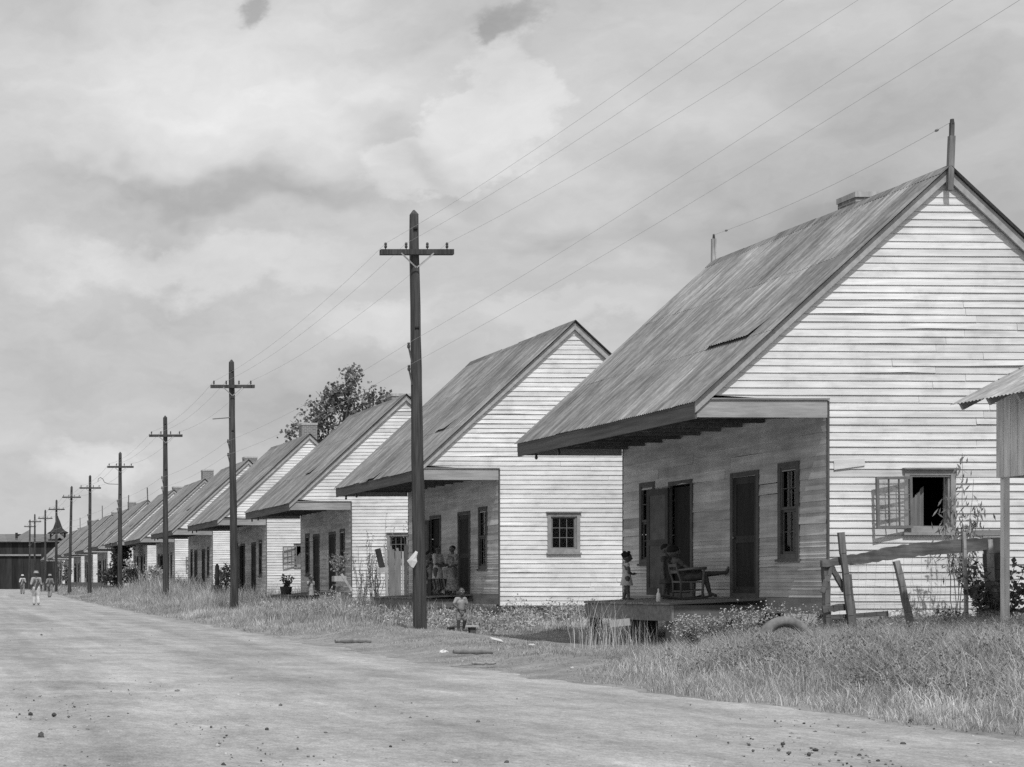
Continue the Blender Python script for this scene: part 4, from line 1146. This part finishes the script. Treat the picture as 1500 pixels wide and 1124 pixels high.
tree(gz(20.5, 84), 'broadleaf tree with loose crown rising behind the fourth cabin', [(512, 562, 18, 24, 1.1), (500, 590, 34, 26, 2.4), (470, 612, 30, 26, 1.9), (530, 600, 34, 24, 1.8), (500, 635, 46, 26, 2.6), (548, 582, 22, 16, .7), (445, 628, 20, 14, .55), (424, 638, 8, 8, .2), (570, 588, 12, 8, .2), (545, 620, 32, 22, 1.4), (480, 655, 50, 24, 1.6), (484, 580, 20, 14, .6), (522, 545, 8, 10, .2)], 84, 3700, 91)

# ------------------------------------------------------------------ stones and litter
g = np.random.default_rng(3); mbv = []; mf = []; mt = []
ico = MB(); ico.ell((0, 0, 0), (1, 1, .7), 6, 4); iv = np.array(ico.v); ifc = np.array(ico.f)
cnt = 0
for k in range(1300):
    z = g.random()
    if z < .35: px, py = g.uniform(1080, 1540), g.uniform(1000, 1124)
    elif z < .65: px, py = g.uniform(-40, 330) + g.normal(0, 60), g.uniform(990, 1124)
    else: px, py = g.uniform(-40, 1540), 900 + 224 * g.random() ** .5
    Y = F * 1.25 / (py - PY)
    Y = F * -float(road_z(Y)) / (py - PY); X = (px - PX) * Y / F
    if X > road_edge(Y) - .1: continue
    s = g.lognormal(-4.95, .5); s = min(s, .022); s *= max(1, Y / 22)
    v = iv * s * g.uniform(.7, 1.3, 3) + g.normal(0, s * .12, iv.shape); mbv.append(v + np.array([X, Y, float(ground_z(X, Y)) + s * .3])); mf.append(ifc + cnt * len(iv)); mt.append(np.full(len(ifc), g.choice([.3, .5, .8, 1.1, 1.9]))); cnt += 1
tag(np_mesh('gravel', np.concatenate(mbv), np.concatenate(mf), np.concatenate(mt), M_STONE), 'small stones and clods strewn over the road', 'gravel', kind='stuff')


def stone(name, px, py, wpx, hpx, tone, label, seed, cat='stone', group='clods lying on the road', m=M_STONE, z=None):
    Y = F * 1.25 / (py - PY); X = (px - PX) * Y / F
    for _ in range(4):
        zz = float(ground_z(X, Y)); Y = F * -zz / (py - PY); X = (px - PX) * Y / F
    rg = random.Random(seed); mb = MB(); a, b = wpx * Y / F * .42, hpx * Y / F * .42; mb.ell((0, 0, 0), (a, a * .8, b * 1.15), 9, 7, tone)
    mb.v = [tuple(Vector(v) * (1 + rg.uniform(-.22, .2))) for v in mb.v]
    o = mb.build(name, m); o.location = (X, Y, zz + b * .75); tag(o, label, cat, group); return o


stone('clod', 60, 1082, 11, 12, .4, 'rounded dark clod standing upright near the bottom corner of the road', 1)
stone('clod', 79, 1049, 9, 6, .3, 'small black clod just behind the upright one on the road', 2)
stone('clod', 1252, 1033, 8, 6, .2, 'black square-edged clod on the road near the grass edge', 3)
stone('clod', 1334, 1059, 9, 7, .25, 'dark clod on the road below the fence end', 4)
stone('clod', 1369, 1051, 7, 5, .25, 'small dark clod close to the grass edge at the right', 5)
stone('clod', 391, 1070, 7, 5, .3, 'lone dark clod in the middle of the bare road', 6)
stone('clod', 1323, 1092, 10, 6, .35, 'flat dark clod at the very bottom of the road', 7)
stone('clod', 1433, 1093, 9, 5, .35, 'flattened clod in the bottom corner by the grass', 8)
stone('pale_stone', 650, 961, 20, 11, 2.6, 'pale lump of rubble beside the grass at the road edge', 9, 'rubble', 'rubble at the road edge')
stone('pale_stone', 757, 953, 14, 5, 2.3, 'flat pale stone at the rim of the shaded hollow', 10, 'rubble', 'rubble at the road edge')
stone('pale_stone', 779, 947, 12, 5, 2.3, 'pale stone just above the flat one at the hollow', 11, 'rubble', 'rubble at the road edge')
stone('pale_stone', 838, 980, 7, 4, 2.4, 'tiny white stone in the short grass below the hollow', 12, 'rubble', 'rubble at the road edge')
stone('pale_stone', 735, 965, 14, 5, 3.0, 'white flake of rubble next to the plank', 13, 'rubble', 'rubble at the road edge')


def log(name, px0, px1, py, rad, tone, label, m=M_BARK, cat='log', tilt=0):
    Y = F * 1.1 / (py - PY)
    for _ in range(4):
        X = ((px0 + px1) / 2 - PX) * Y / F; zz = float(ground_z(X, Y)); Y = F * -zz / (py - PY)
    a = (px0 - PX) * Y / F; b = (px1 - PX) * Y / F; rg = random.Random(int(px0)); mb = MB(); n = 7
    mb.tube([(a + (b - a) * k / n - X, rg.uniform(-.02, .02) + tilt * (k / n - .5), rg.uniform(-.01, .01)) for k in range(n + 1)], [rad * rg.uniform(.85, 1.1) for k in range(n + 1)], 9, tone, jitter=.05)
    o = mb.build(name, m); o.location = (X, Y, zz + rad * .5); tag(o, label, cat); return o


log('log', 491, 543, 941, .045, 2.6, 'short weathered log lying at the road edge before the tallest pole')
log('log', 664, 722, 957, .035, 2.0, 'half-buried log in the grass beside the pale rubble')
log('stick', 692, 726, 973, .022, 3.2, 'pale stick lying on the dirt below the half-buried log', M_BARK, 'stick')
mb = MB(); p = gz(0, 0); Y = 29.3; mb.box((-.12, -.045, 0), (.12, .045, .02), .75); o = mb.build('white_board', M_PAPER); o.location = at(727, 958, 28); o.location.z = float(ground_z(o.location.x, 28)) + .05; o.rotation_euler = (R(30), R(12), .3); tag(o, 'small white board fragment lying by the end of the log', 'board')
# plank step by the small boy
Yb = 33.3; c = at(677, 918, Yb); zg = float(ground_z(c.x, Yb))
root = empty('plank_step', (c.x, Yb, zg)); tag(root, 'low plank step on blocks at the standing boy', 'step')
mb = MB(); mb.box((-.33, -.1, .13), (.33, .14, .165), 1.1); mb.build('plank', M_PALEW, root)
for sx in (-.24, .22): mb = MB(); mb.box((sx - .06, -.06, -.05), (sx + .06, .1, .129), 1); mb.build('block', M_DTRIM, root)
# old tyre
Yt = 23.2; c = at(1152, 939, Yt); o = None
mb = MB(); n, k2 = 30, 10; Rr, rr = .3, .085
for i in range(n):
    a = 2 * math.pi * i / n
    for k in range(k2):
        b = 2 * math.pi * k / k2; q = Rr + rr * math.cos(b); mb.v.append((q * math.cos(a), rr * 1.05 * math.sin(b), q * math.sin(a)))
for i in range(n):
    for k in range(k2):
        mb.f.append((i * k2 + k, i * k2 + (k + 1) % k2, ((i + 1) % n) * k2 + (k + 1) % k2, ((i + 1) % n) * k2 + k)); mb.t.append(1)
o = mb.build('old_tyre', M_RUBBER, None, True); o.location = c; o.rotation_euler = (R(-14), 0, R(-12)); tag(o, 'pale worn tyre standing half buried in the weeds before the porch', 'tyre')
# board lying under the deck
mb = MB(); mb.bar(at(893, 914, 27.8), at(923, 911, 27.6), .03, .13, 1, (0, 0, 1)); tag(mb.build('loose_board', M_PALEW), 'pale loose board leaning under the rim of the nearest deck', 'board')


# bottle on the nearest deck
def deckz(k, X, Y):
    d = (house_x[k] - X - .03 * (Y - house_y[k])); return -.19 - .05 * max(0, d) + rise[k]


Xb, Yb = 12.92, 28.05
mb = MB(); mb.lathe([(.033, 0), (.036, .01), (.036, .12), (.03, .15), (.014, .18), (.013, .225), (.016, .228), (.016, .24)], 10)
o = mb.build('bottle', M_PAPER, None, True); o.location = (Xb, Yb, deckz(0, Xb, Yb) + .005); tag(o, 'white bottle standing on the edge of the nearest deck', 'bottle')

# tub with plant on the deck of the third/fourth cabin, plant stand, cactus
def tub(px, pb, Y, r, h, label, plant_h, seed, leaf=(.08, .16), n=170, cat='potted plant', m=M_LEAF, spread=1.3):
    b = at(px, pb, Y); root = leafy_plant('potted_plant', b + Vector((0, 0, h * .8)), plant_h, r * spread, 14, n, leaf, seed, label, cat, m, 0, 0, None, .55)
    mb = MB(); mb.lathe([(r * .8, -h * .8), (r, h * .18), (r * 1.06, h * .2), (r * .95, h * .2), (r * .9, h * .1)], 16, 1); mb.build('tub', M_POT, root, True); return root


tub(419, 871, 59.5, .24, .3, 'round metal tub of dark flowers on the corner of a deck', .5, 101)
root = empty('plant_stand', at(496, 885, 54.0)); r0 = Vector(root.location); tag(root, 'rough plant stand with a white box of flowers before the third cabin', 'plant stand')
mb = MB(); mb.bar(at(495, 860, 54) - r0, at(496, 884, 54) - r0, .16, .12, 2.0, (0, 1, 0)); mb.build('leg', M_FENCE, root)
mb = MB(); mb.box(at(491, 858, 53.8) - r0, at(504, 856, 54.2) - r0 , 1.0); mb.build('top', M_FENCE, root)
mb = MB(); mb.box(at(489.5, 852, 53.85) - r0, at(504, 844, 54.2) - r0, 1.0); mb.build('box', M_PALEW, root)
mb = MB(); mb.bar(at(500, 841, 53.5) - r0, at(516, 866, 53.3) - r0, .09, .03, 1.9, (0, 1, 0)); mb.build('brace', M_FENCE, root)
leafy_plant('potted_plant', at(496, 845, 54.0), .85, .5, 16, 260, (.08, .16), 103, 'leafy plant growing from the white box on the stand', 'potted plant', M_WEED, 0, 0, None, .5)
# cactus-like trunk in a tub on the fifth cabin's deck
root = empty('cactus', at(318, 864, 72.0)); r0 = Vector(root.location); tag(root, 'tall upright cactus in a tub at a deck corner', 'cactus')
mb = MB(); mb.tube([(0, 0, 0), (0, 0, .6), (0, 0, 1.1), (0, 0, 1.22)], [.1, .11, .1, .04], 9); mb.build('cactus_stem', M_LEAF, root, True)
mb = MB(); mb.lathe([(.2, -.12), (.24, .22), (.2, .22)], 12); mb.build('tub', M_POT, root, True)


# ------------------------------------------------------------------ people
def remesh(mb, name, m, parent, voxel, sm=4):
    me = bpy.data.meshes.new('tmp'); me.from_pydata(mb.v, [], mb.f); o = bpy.data.objects.new('tmp', me); col.objects.link(o)
    md = o.modifiers.new('r', 'REMESH'); md.mode = 'VOXEL'; md.voxel_size = voxel; md.use_smooth_shade = True
    ms = o.modifiers.new('s', 'SMOOTH'); ms.factor = .5; ms.iterations = sm
    dg = bpy.context.evaluated_depsgraph_get(); me2 = bpy.data.meshes.new_from_object(o.evaluated_get(dg)); bpy.data.objects.remove(o); bpy.data.meshes.remove(me)
    me2.name = name; a = me2.attributes.new('tone', 'FLOAT', 'FACE'); a.data.foreach_set('value', np.ones(len(me2.polygons), np.float32))
    me2.materials.clear(); me2.materials.append(m); me2.polygons.foreach_set('use_smooth', [True] * len(me2.polygons))
    return link(name, me2, parent)


def cap_(mb, p, r0, q, r1, n=10):
    p = Vector(p); q = Vector(q); d = q - p; ln = max(d.length, 1e-4); d /= ln
    pts = []; rd = []
    for t in (-.98, -.8, -.45, 0): pts.append(p + d * r0 * t); rd.append(r0 * math.sqrt(max(1e-3, 1 - t * t)))
    for t in (0, .45, .8, .98): pts.append(q + d * r1 * t); rd.append(r1 * math.sqrt(max(1e-3, 1 - t * t)))
    mb.tube(pts, rd, n)


def hand(mb, wr, d, side, s):
    """palm plus four unequal bent fingers and a thumb leaving the palm's side"""
    d = Vector(d).normalized(); side = Vector(side); side = (side - d * side.dot(d)).normalized(); nm = d.cross(side)
    M = Matrix((side, d, nm)).transposed()
    mb.ell(Vector(wr) + d * .27 * s, (.21 * s, .3 * s, .1 * s), M=M)
    for k, (o, ln) in enumerate(((-.15, .4), (-.05, .46), (.05, .43), (.14, .33))):
        a = Vector(wr) + d * .5 * s + side * o * s; b = a + d * ln * .5 * s + nm * .04 * s; c = b + d * ln * .4 * s + nm * .16 * s
        cap_(mb, a, .055 * s, b, .05 * s, 7); cap_(mb, b, .05 * s, c, .042 * s, 7)
    a = Vector(wr) + d * .2 * s - side * .15 * s; b = a + d * .22 * s - side * .14 * s + nm * .06 * s; cap_(mb, a, .065 * s, b, .055 * s, 7); cap_(mb, b, .055 * s, b + d * .2 * s + nm * .05 * s, .045 * s, 7)


def person(label, loc, rz, h, J, child=False, clothes=(), hair='short', vox=None, hat=False, stout=1.0, group=None, face=True):
    """J: joint overrides in body heights; body faces local -Y; x is the body's left"""
    hd = .105 if child else .07
    P = dict(pelvis=(0, 0, .5), chest=(0, 0, .69), neck=(0, 0, .8 if not child else .77), head=(0, -.01, .905 if not child else .885),
             shl=(.105, 0, .775), shr=(-.105, 0, .775), ell=(.135, .01, .61), elr=(-.135, .01, .61), wrl=(.14, -.03, .465), wrr=(-.14, -.03, .465),
             hipl=(.052, 0, .49), hipr=(-.052, 0, .49), knl=(.058, -.01, .27), knr=(-.058, -.01, .27), anl=(.06, .01, .045), anr=(-.06, .01, .045), hdl=(0, -.1, -1), hdr=(0, -.1, -1), look=(0, -1, 0))
    if child:
        P.update(shl=(.095, 0, .735), shr=(-.095, 0, .735), ell=(.12, .01, .585), elr=(-.12, .01, .585), wrl=(.125, -.03, .45), wrr=(-.125, -.03, .45), pelvis=(0, 0, .46), hipl=(.055, 0, .45), hipr=(-.055, 0, .45), knl=(.06, -.01, .25), knr=(-.06, -.01, .25), chest=(0, 0, .65))
    P.update(J)
    Q = {k: Vector(v) * h for k, v in P.items() if k not in ('hdl', 'hdr', 'look')}
    root = empty('person', loc, rz); tag(root, label, 'person', group)
    s = h * stout; mb = MB(); vox = vox or h * .0065
    cap_(mb, Q['pelvis'] + Vector((.03 * h, 0, 0)), .062 * s, Q['pelvis'] - Vector((.03 * h, 0, 0)), .062 * s)
    cap_(mb, Q['pelvis'], .07 * s, Q['chest'], .075 * s); cap_(mb, Q['shl'], .036 * s, Q['shr'], .036 * s)
    mb.ell(Q['chest'] + (Q['neck'] - Q['chest']) * .1, (.095 * s, .065 * s, .09 * s))
    cap_(mb, Q['chest'].lerp(Q['neck'], .7), .035 * s, Q['head'], .032 * s)
    lk = Vector(P['look']).normalized(); upv = Vector((0, 0, 1)); sd = lk.cross(upv).normalized(); upv = sd.cross(lk); HM = Matrix((sd, -lk, upv)).transposed(); H = Q['head']; e = hd * h
    mb.ell(H + upv * e * .15, (e * .74, e * .88, e * .85), 14, 10, M=HM); mb.ell(H - upv * e * .35 + lk * e * .22, (e * .5, e * .55, e * .55), 12, 8, M=HM)
    cap_(mb, H + lk * e * .86 - upv * e * .02, e * .1, H + lk * e * .95 - upv * e * .22, e * .15, 8)
    mb.ell(H + lk * e * .74 - upv * e * .5, (e * .26, e * .13, e * .12), M=HM)
    for q in (-1, 1): mb.ell(H + sd * q * e * .75 - upv * e * .02, (e * .1, e * .17, e * .24), M=HM)
    for a in ('l', 'r'):
        cap_(mb, Q['sh' + a], .034 * s, Q['el' + a], .025 * s); cap_(mb, Q['el' + a], .026 * s, Q['wr' + a], .018 * s)
        sg = 1 if a == 'l' else -1; d = Vector(P['hd' + a]); hand(mb, Q['wr' + a], d, (0, -sg * .2 - 1, .3) if abs(d.z) > .6 else (0, 0, -1), .1 * h * (1.0 if not child else .9))
        cap_(mb, Q['hip' + a], .062 * s, Q['kn' + a], .044 * s); cap_(mb, Q['kn' + a], .043 * s, Q['an' + a], .026 * s)
        fd = P.get('ft' + a, (0, -1, -.25)); fd = Vector(fd).normalized(); k = Q['an' + a]; cap_(mb, k - Vector((0, 0, .012 * h)), .026 * s, k + fd * .09 * h - Vector((0, 0, .004 * h)), .02 * s)
    body = remesh(mb, 'body', M_SKIN, root, vox)
    if face:
        for q in (-1, 1): mb = MB(); mb.ell(H + sd * q * e * .3 + lk * e * .76 + upv * e * .1, (e * .12, e * .09, e * .075), 8, 6, M=HM); mb.build('eye', M_EYEW, root, True)
    if hair and not hat:
        mb = MB(); mb.ell(H + upv * e * .34 - lk * e * .14, (e * .79, e * .88, e * .7), 12, 8, M=HM)
        if hair == 'puffs':
            for (x, y, z) in ((-.7, .1, .55), (.7, .1, .55), (0, .8, .6), (.4, .5, .95), (-.4, .4, 1.0), (0, -.3, 1.0)): mb.ell(H + sd * x * e - lk * y * e + upv * z * e, (e * .35,) * 3, 8, 6)
        remesh(mb, 'hair', M_HAIR, root, vox * 1.3, 2)
    if hat:
        mb = MB(); M = Matrix.Translation(H + upv * e * .45) @ HM.to_4x4()
        mb.lathe([(e * 1.35, -.02 * e), (e * 1.25, .08 * e), (e * .95, .12 * e), (e * .92, .75 * e), (e * .8, .95 * e), (e * .4, .9 * e), (.01, .88 * e)], 16, 1, M); mb.build('hat', hat, root, True)
    for (nm, m, prims) in clothes:
        mb = MB()
        for pr in prims:
            f = lambda x: Q[x] if isinstance(x, str) else (Q[x[0]].lerp(Q[x[1]], x[2]) if isinstance(x[0], str) else Vector(x) * h)
            if len(pr) == 3: mb.ell(f(pr[0]), tuple(t * h for t in pr[1]), 14, 9)
            elif len(pr) == 5: mb.tube([f(pr[0]), f(pr[0]).lerp(f(pr[2]), .5), f(pr[2])], [pr[1] * h, (pr[1] * .45 + pr[3] * .55) * h, pr[3] * h], 18)
            else: cap_(mb, f(pr[0]), pr[1] * h, f(pr[2]), pr[3] * h, 14)
        o = remesh(mb, nm, m, root, vox * 1.5, 3)
        co_ = np.zeros(len(o.data.vertices) * 3, np.float32); o.data.vertices.foreach_get('co', co_); co_ = co_.reshape(-1, 3); k = 60 / h
        co_[:, 0] += .002 * h * np.sin(co_[:, 2] * k * .5 + co_[:, 1] * k); co_[:, 1] += .0025 * h * np.sin(co_[:, 0] * k + co_[:, 2] * k * .35); o.data.vertices.foreach_set('co', co_.ravel()); o.data.update()
    return root


def dress(m, low, flare, name='dress', sleeve=.4, neck=.55):
    pr = [('shl', .04, 'shr', .04), ('chest', .078, 'pelvis', .074), (('chest', 'pelvis', .6), .08, (0, .0, low), flare, 'flat')]
    if sleeve: pr += [('shl', .043, ('shl', 'ell', sleeve), .04), ('shr', .043, ('shr', 'elr', sleeve), .04)]
    return (name, m, pr)


def shirt(m, sleeve=.95):
    return ('shirt', m, [('shl', .044, 'shr', .044), ('chest', .08, 'pelvis', .075), ('chest', (.098, .07, .1), 0), ('shl', .045, ('shl', 'ell', min(1, sleeve)), .038), ('shr', .045, ('shr', 'elr', min(1, sleeve)), .038)])


def trousers(m, to=.92, w=.05, name='trousers'):
    return (name, m, [('pelvis', .078, (0, 0, .5), .075)] + [q for a in 'lr' for q in ((('hip' + a), .07, 'kn' + a, w + .006), ('kn' + a, w + .006, ('kn' + a, 'an' + a, to), w))])


def shorts(m): return ('shorts', m, [('pelvis', .074, ('pelvis', 'chest', .25), .074)] + [('hip' + a, .066, ('hip' + a, 'kn' + a, .85), .058) for a in 'lr'])


RIGHT, LEFT, CAMW, AWAY = R(90), R(-90), 0.0, R(180)   # the way a body looks, seen in the picture
# little girl on the nearest deck, looking along the porch
X, Y = 13.28, 30.2
person('small girl in a pale sleeveless dress standing at the end of the nearest deck', (X, Y, deckz(0, X, Y)), R(78), .95,
       dict(ell=(.12, .0, .58), wrl=(.05, -.12, .54), elr=(-.125, -.02, .58), wrr=(-.05, -.12, .53), hdl=(-.3, -1, .1), hdr=(.2, -1, .2), anl=(.06, .04, .04), anr=(-.055, -.03, .04)), True,
       [dress(M_CLIGHT, .3, .125, sleeve=.15)], 'puffs')
# girl leaning back in the rocking chair, one leg stretched to the door post
X, Y = 13.66, 28.45; zc = deckz(0, X, Y)
person('child in a dark dress lounging in the rocking chair with one leg stretched out', (X, Y, zc), R(84), 1.3,
       dict(pelvis=(0, .03, .335), chest=(0, .14, .49), neck=(0, .19, .575), head=(0, .2, .68), shl=(.09, .17, .555), shr=(-.09, .17, .555), ell=(.15, .09, .45), wrl=(.1, -.06, .42), elr=(-.15, .06, .45), wrr=(-.1, -.09, .42),
            hipl=(.05, 0, .33), hipr=(-.05, 0, .33), knl=(.05, -.27, .37), anl=(.05, -.53, .39), ftl=(0, -.5, .9), knr=(-.08, -.2, .34), anr=(-.07, -.27, .1), ftr=(-.15, -1, -.4), hdl=(-.2, -1, -.1), hdr=(.2, -1, -.1), look=(.45, -1, -.05)), True,
       [('dress', M_CDARK, [('shl', .04, 'shr', .04), ('chest', .078, 'pelvis', .08), ('hipl', .07, ('hipl', 'knl', .75), .06), ('hipr', .07, ('hipr', 'knr', .75), .06), ('shl', .042, ('shl', 'ell', .5), .036), ('shr', .042, ('shr', 'elr', .5), .036)]),
        ('collar', M_CLIGHT, [(('shl', 'neck', .7), .022, ('shr', 'neck', .7), .022)])])
# child behind the chair
X, Y = 13.62, 29.25
person('child in a dull dress standing close behind the rocking chair', (X, Y, deckz(0, X, Y)), R(35), 1.08, dict(ell=(.13, -.06, .6), wrl=(.1, -.16, .58), hdl=(0, -1, .1), elr=(-.13, -.02, .6)), True, [dress(M_CDARK, .28, .12)], 'short')


# the rocking chair
def rocking_chair(loc, rz):
    root = empty('rocking_chair', loc, rz); tag(root, 'low wooden rocking chair on the nearest deck', 'chair'); m = M_DTRIM; sh = .36
    mb = MB(); mb.box((-.22, -.2, sh - .03), (.22, .22, sh), 1.2); mb.build('seat', m, root)
    for sx in (-1, 1):
        mb = MB(); pts = []
        for k in range(9):
            t = -1 + 2 * k / 8; pts.append((sx * .2, .06 + t * .42, .03 + .07 * t * t))
        mb.tube(pts, .02, 7, .6); mb.build('rocker', m, root, True)
        mb = MB(); mb.tube([(sx * .2, -.18, .03), (sx * .21, -.19, sh), (sx * .22, -.2, sh + .24)], [.02, .024, .02], 8, 1.2); mb.build('leg', m, root, True)
        mb = MB(); mb.tube([(sx * .2, .2, .04), (sx * .2, .2, sh), (sx * .2, .26, sh + .18), (sx * .19, .29, sh + .34)], [.018, .021, .018, .013], 8, 1.0); mb.build('back_post', m, root, True)
        mb = MB(); mb.tube([(sx * .2, .26, sh + .2), (sx * .235, .0, sh + .23), (sx * .23, -.24, sh + .24)], [.018, .024, .03], 7, 1.4); mb.build('armrest', m, root, True)
        mb = MB(); mb.tube([(sx * .2, .2, .16), (sx * .205, -.185, .2)], .013, 6, 1.2); mb.build('stretcher', m, root, True)
    for y, z in ((-.185, .2), (.2, .17)): mb = MB(); mb.tube([(-.2, y, z), (.2, y, z)], .013, 6, 1.2); mb.build('stretcher', m, root, True)
    for k in range(2):
        z = sh + .17 + .12 * k; mb = MB(); y = .25 + .03 * k; mb.bar((-.19, y, z), (.19, y, z), .012, .055, 1.1, (0, 0, 1)); mb.build('back_slat', m, root)


rocking_chair((13.66, 28.45, deckz(0, 13.66, 28.45) - .01), R(84))
# small boy in front of the second cabin
X, Y = (675 - PX) * 32.9 / F, 32.9
person('small boy in a pale shirt and shorts standing at the plank step', (X, Y, float(ground_z(X, Y)) + .02), R(6), .95,
       dict(ell=(.15, 0, .6), wrl=(.06, -.1, .5), elr=(-.16, .02, .61), wrr=(-.06, -.1, .49), hdl=(-.8, -.5, -.3), hdr=(.8, -.5, -.3), knl=(.07, -.06, .25), anl=(.075, .03, .045), knr=(-.06, -.02, .25), anr=(-.05, .01, .045)), True,
       [shirt(M_CWORK, .75), shorts(M_CMID)], 'short')
# people on the second porch
X = 13.75; Y = F * X / (663 - PX); person('woman in a long grey dress standing on the second porch with one hand held out', (X, Y, deckz(1, X, Y)), R(-70), 1.42,
       dict(ell=(.125, 0, .6), wrl=(.11, -.13, .56), elr=(-.13, -.02, .6), wrr=(-.1, -.19, .56), hdr=(0, -1, .1), hdl=(0, -1, -.2)), False, [dress(M_CMID, .09, .13, sleeve=.8)], 'short')
X = 13.85; Y = F * X / (641 - PX); person('person in a pale blouse standing beside the tallest pole on the second porch', (X, Y, deckz(1, X, Y)), R(40), 1.46,
       dict(ell=(.14, -.03, .62), wrl=(.03, -.14, .6), elr=(-.14, -.03, .62), wrr=(-.02, -.14, .57), hdl=(-1, -.3, 0), hdr=(1, -.3, 0)), False, [shirt(M_CLIGHT, .9), dress(M_CLIGHT, .2, .12, 'skirt', 0)], 'short')
X = 13.75; Y = F * X / (629 - PX); person('child in a white dress half hidden by the tallest pole on the second porch', (X, Y, deckz(1, X, Y)), R(30), 1.3,
       dict(ell=(.13, -.02, .6), wrl=(.06, -.14, .58), hdl=(-1, -.3, 0)), True, [dress(M_CWORK, .25, .12, sleeve=.4)], 'short')
# bench with bedding before them
bx_ = 13.62; by_ = F * bx_ / (644 - PX); root = empty('porch_bench', (bx_, by_, deckz(1, bx_, by_)), R(4)); tag(root, 'dark porch bench hung with crumpled bedding on the second porch', 'bench')
mb = MB(); mb.box((-.32, -.16, .42), (.26, .16, .47), 1); mb.build('seat', M_DOOR, root)
for sx in (-.3, .2): mb = MB(); mb.box((sx, -.13, 0), (sx + .05, .13, .419), 1); mb.build('leg', M_DOOR, root)
mb = MB(); n = 26
for k in range(n):
    def dp(i): return Vector((-.3 + .5 * i / n, -.19 + .05 * math.sin(i * 1.7) + .03 * math.sin(i * .6), 0))
    a, b = dp(k), dp(k + 1); lo = .05 + .1 * abs(math.sin(k * .5))
    mb.face([a + Vector((0, .02, .478)), b + Vector((0, .02, .478)), b + Vector((.03, -.06, .2)), a + Vector((.03, -.06, .2))], 1 if k % 5 else .6); mb.face([a + Vector((.03, -.06, .2)), b + Vector((.03, -.06, .2)), b + Vector((-.02, -.1, lo)), a + Vector((-.02, -.1, lo))], 1 if k % 4 else .7)
    mb.face([a + Vector((0, .02, .478)), a + Vector((0, .36, .482)), b + Vector((0, .36, .482)), b + Vector((0, .02, .478))], .8)
tag(mb.build('bedding', M_CMID), 'crumpled grey bedding hanging over the porch bench', 'bedding').location = (bx_, by_, deckz(1, bx_, by_))
# child before the third porch
X = 12.45; Y = F * X / (455 - PX); person('child at the edge of the third porch with one hand raised to the face', (X, Y, float(ground_z(X, Y)) + .38), R(20), 1.12,
       dict(elr=(-.13, -.06, .64), wrr=(-.07, -.11, .8), hdr=(.4, -.3, 1)), True, [dress(M_CWORK, .32, .11, sleeve=.5)], 'short')
mb = MB(); mb.box((-.3, -.2, -.25), (.3, .2, .375), 1); o = mb.build('step_block', M_DECK); o.location = (X, Y, float(ground_z(X, Y))); tag(o, 'rough wooden step block under the child at the third porch', 'step')


def walker(label, px, py_head, py_foot, hgt, ph, sh_m, tr_m, hat_m, rz=AWAY):
    Y = hgt * F / (py_foot - py_head); X = (px - PX) * Y / F; z = float(road_z(Y))
    person(label, (X, Y, z), rz, hgt, dict(knl=(.06, -.05 - .05 * ph, .27), anl=(.06, .0 - .05 * ph, .05), knr=(-.06, .0 + .02 * ph, .27), anr=(-.06, .06 + .12 * ph, .06), ell=(.15, .05, .6), elr=(-.15, -.02, .6), wrl=(.15, .02, .46), wrr=(-.15, -.08, .47)), False,
           [shirt(sh_m, .9), trousers(tr_m)], 'short', vox=.012, hat=hat_m, stout=1.1, group='men walking away on the road')


walker('man in a hat and pale trousers walking away, nearest of the walkers', 53, 836, 886.5, 1.76, .4, M_CWORK, M_CLIGHT, M_CWORK)
walker('man in dark work clothes and hat striding along the grass edge', 73, 841, 875.5, 1.72, 1.2, M_CMID, M_CMID, M_CWORK, R(165))
walker('farthest walking man, in a white shirt and dark trousers', 33, 841, 870, 1.72, .5, M_CLIGHT, M_CMID, M_CLIGHT)
# benches and steps before the far cabins
for i, (px, pt, Y, lab) in enumerate(((116, 856, 140, 'low dark bench beside the fifth power pole'), (142, 858, 128, 'dark bench near the vine-covered porch'))):
    c = at(px, 868, Y); root = empty('yard_bench', (c.x, Y, float(ground_z(c.x, Y)))); tag(root, lab, 'bench', 'benches before the far cabins')
    mb = MB(); mb.box((-.9, -.2, .5), (.9, .2, .57), 1); mb.build('seat', M_DTRIM, root); mb = MB(); mb.box((-.9, .18, .62), (.9, .23, .95), 1); mb.build('backrest', M_DTRIM, root)
    for sx in (-.8, .72): mb = MB(); mb.box((sx, -.18, 0), (sx + .08, .16, .499), 1); mb.box((sx, .165, 0), (sx + .08, .179, .95), 1); mb.build('leg', M_DTRIM, root)
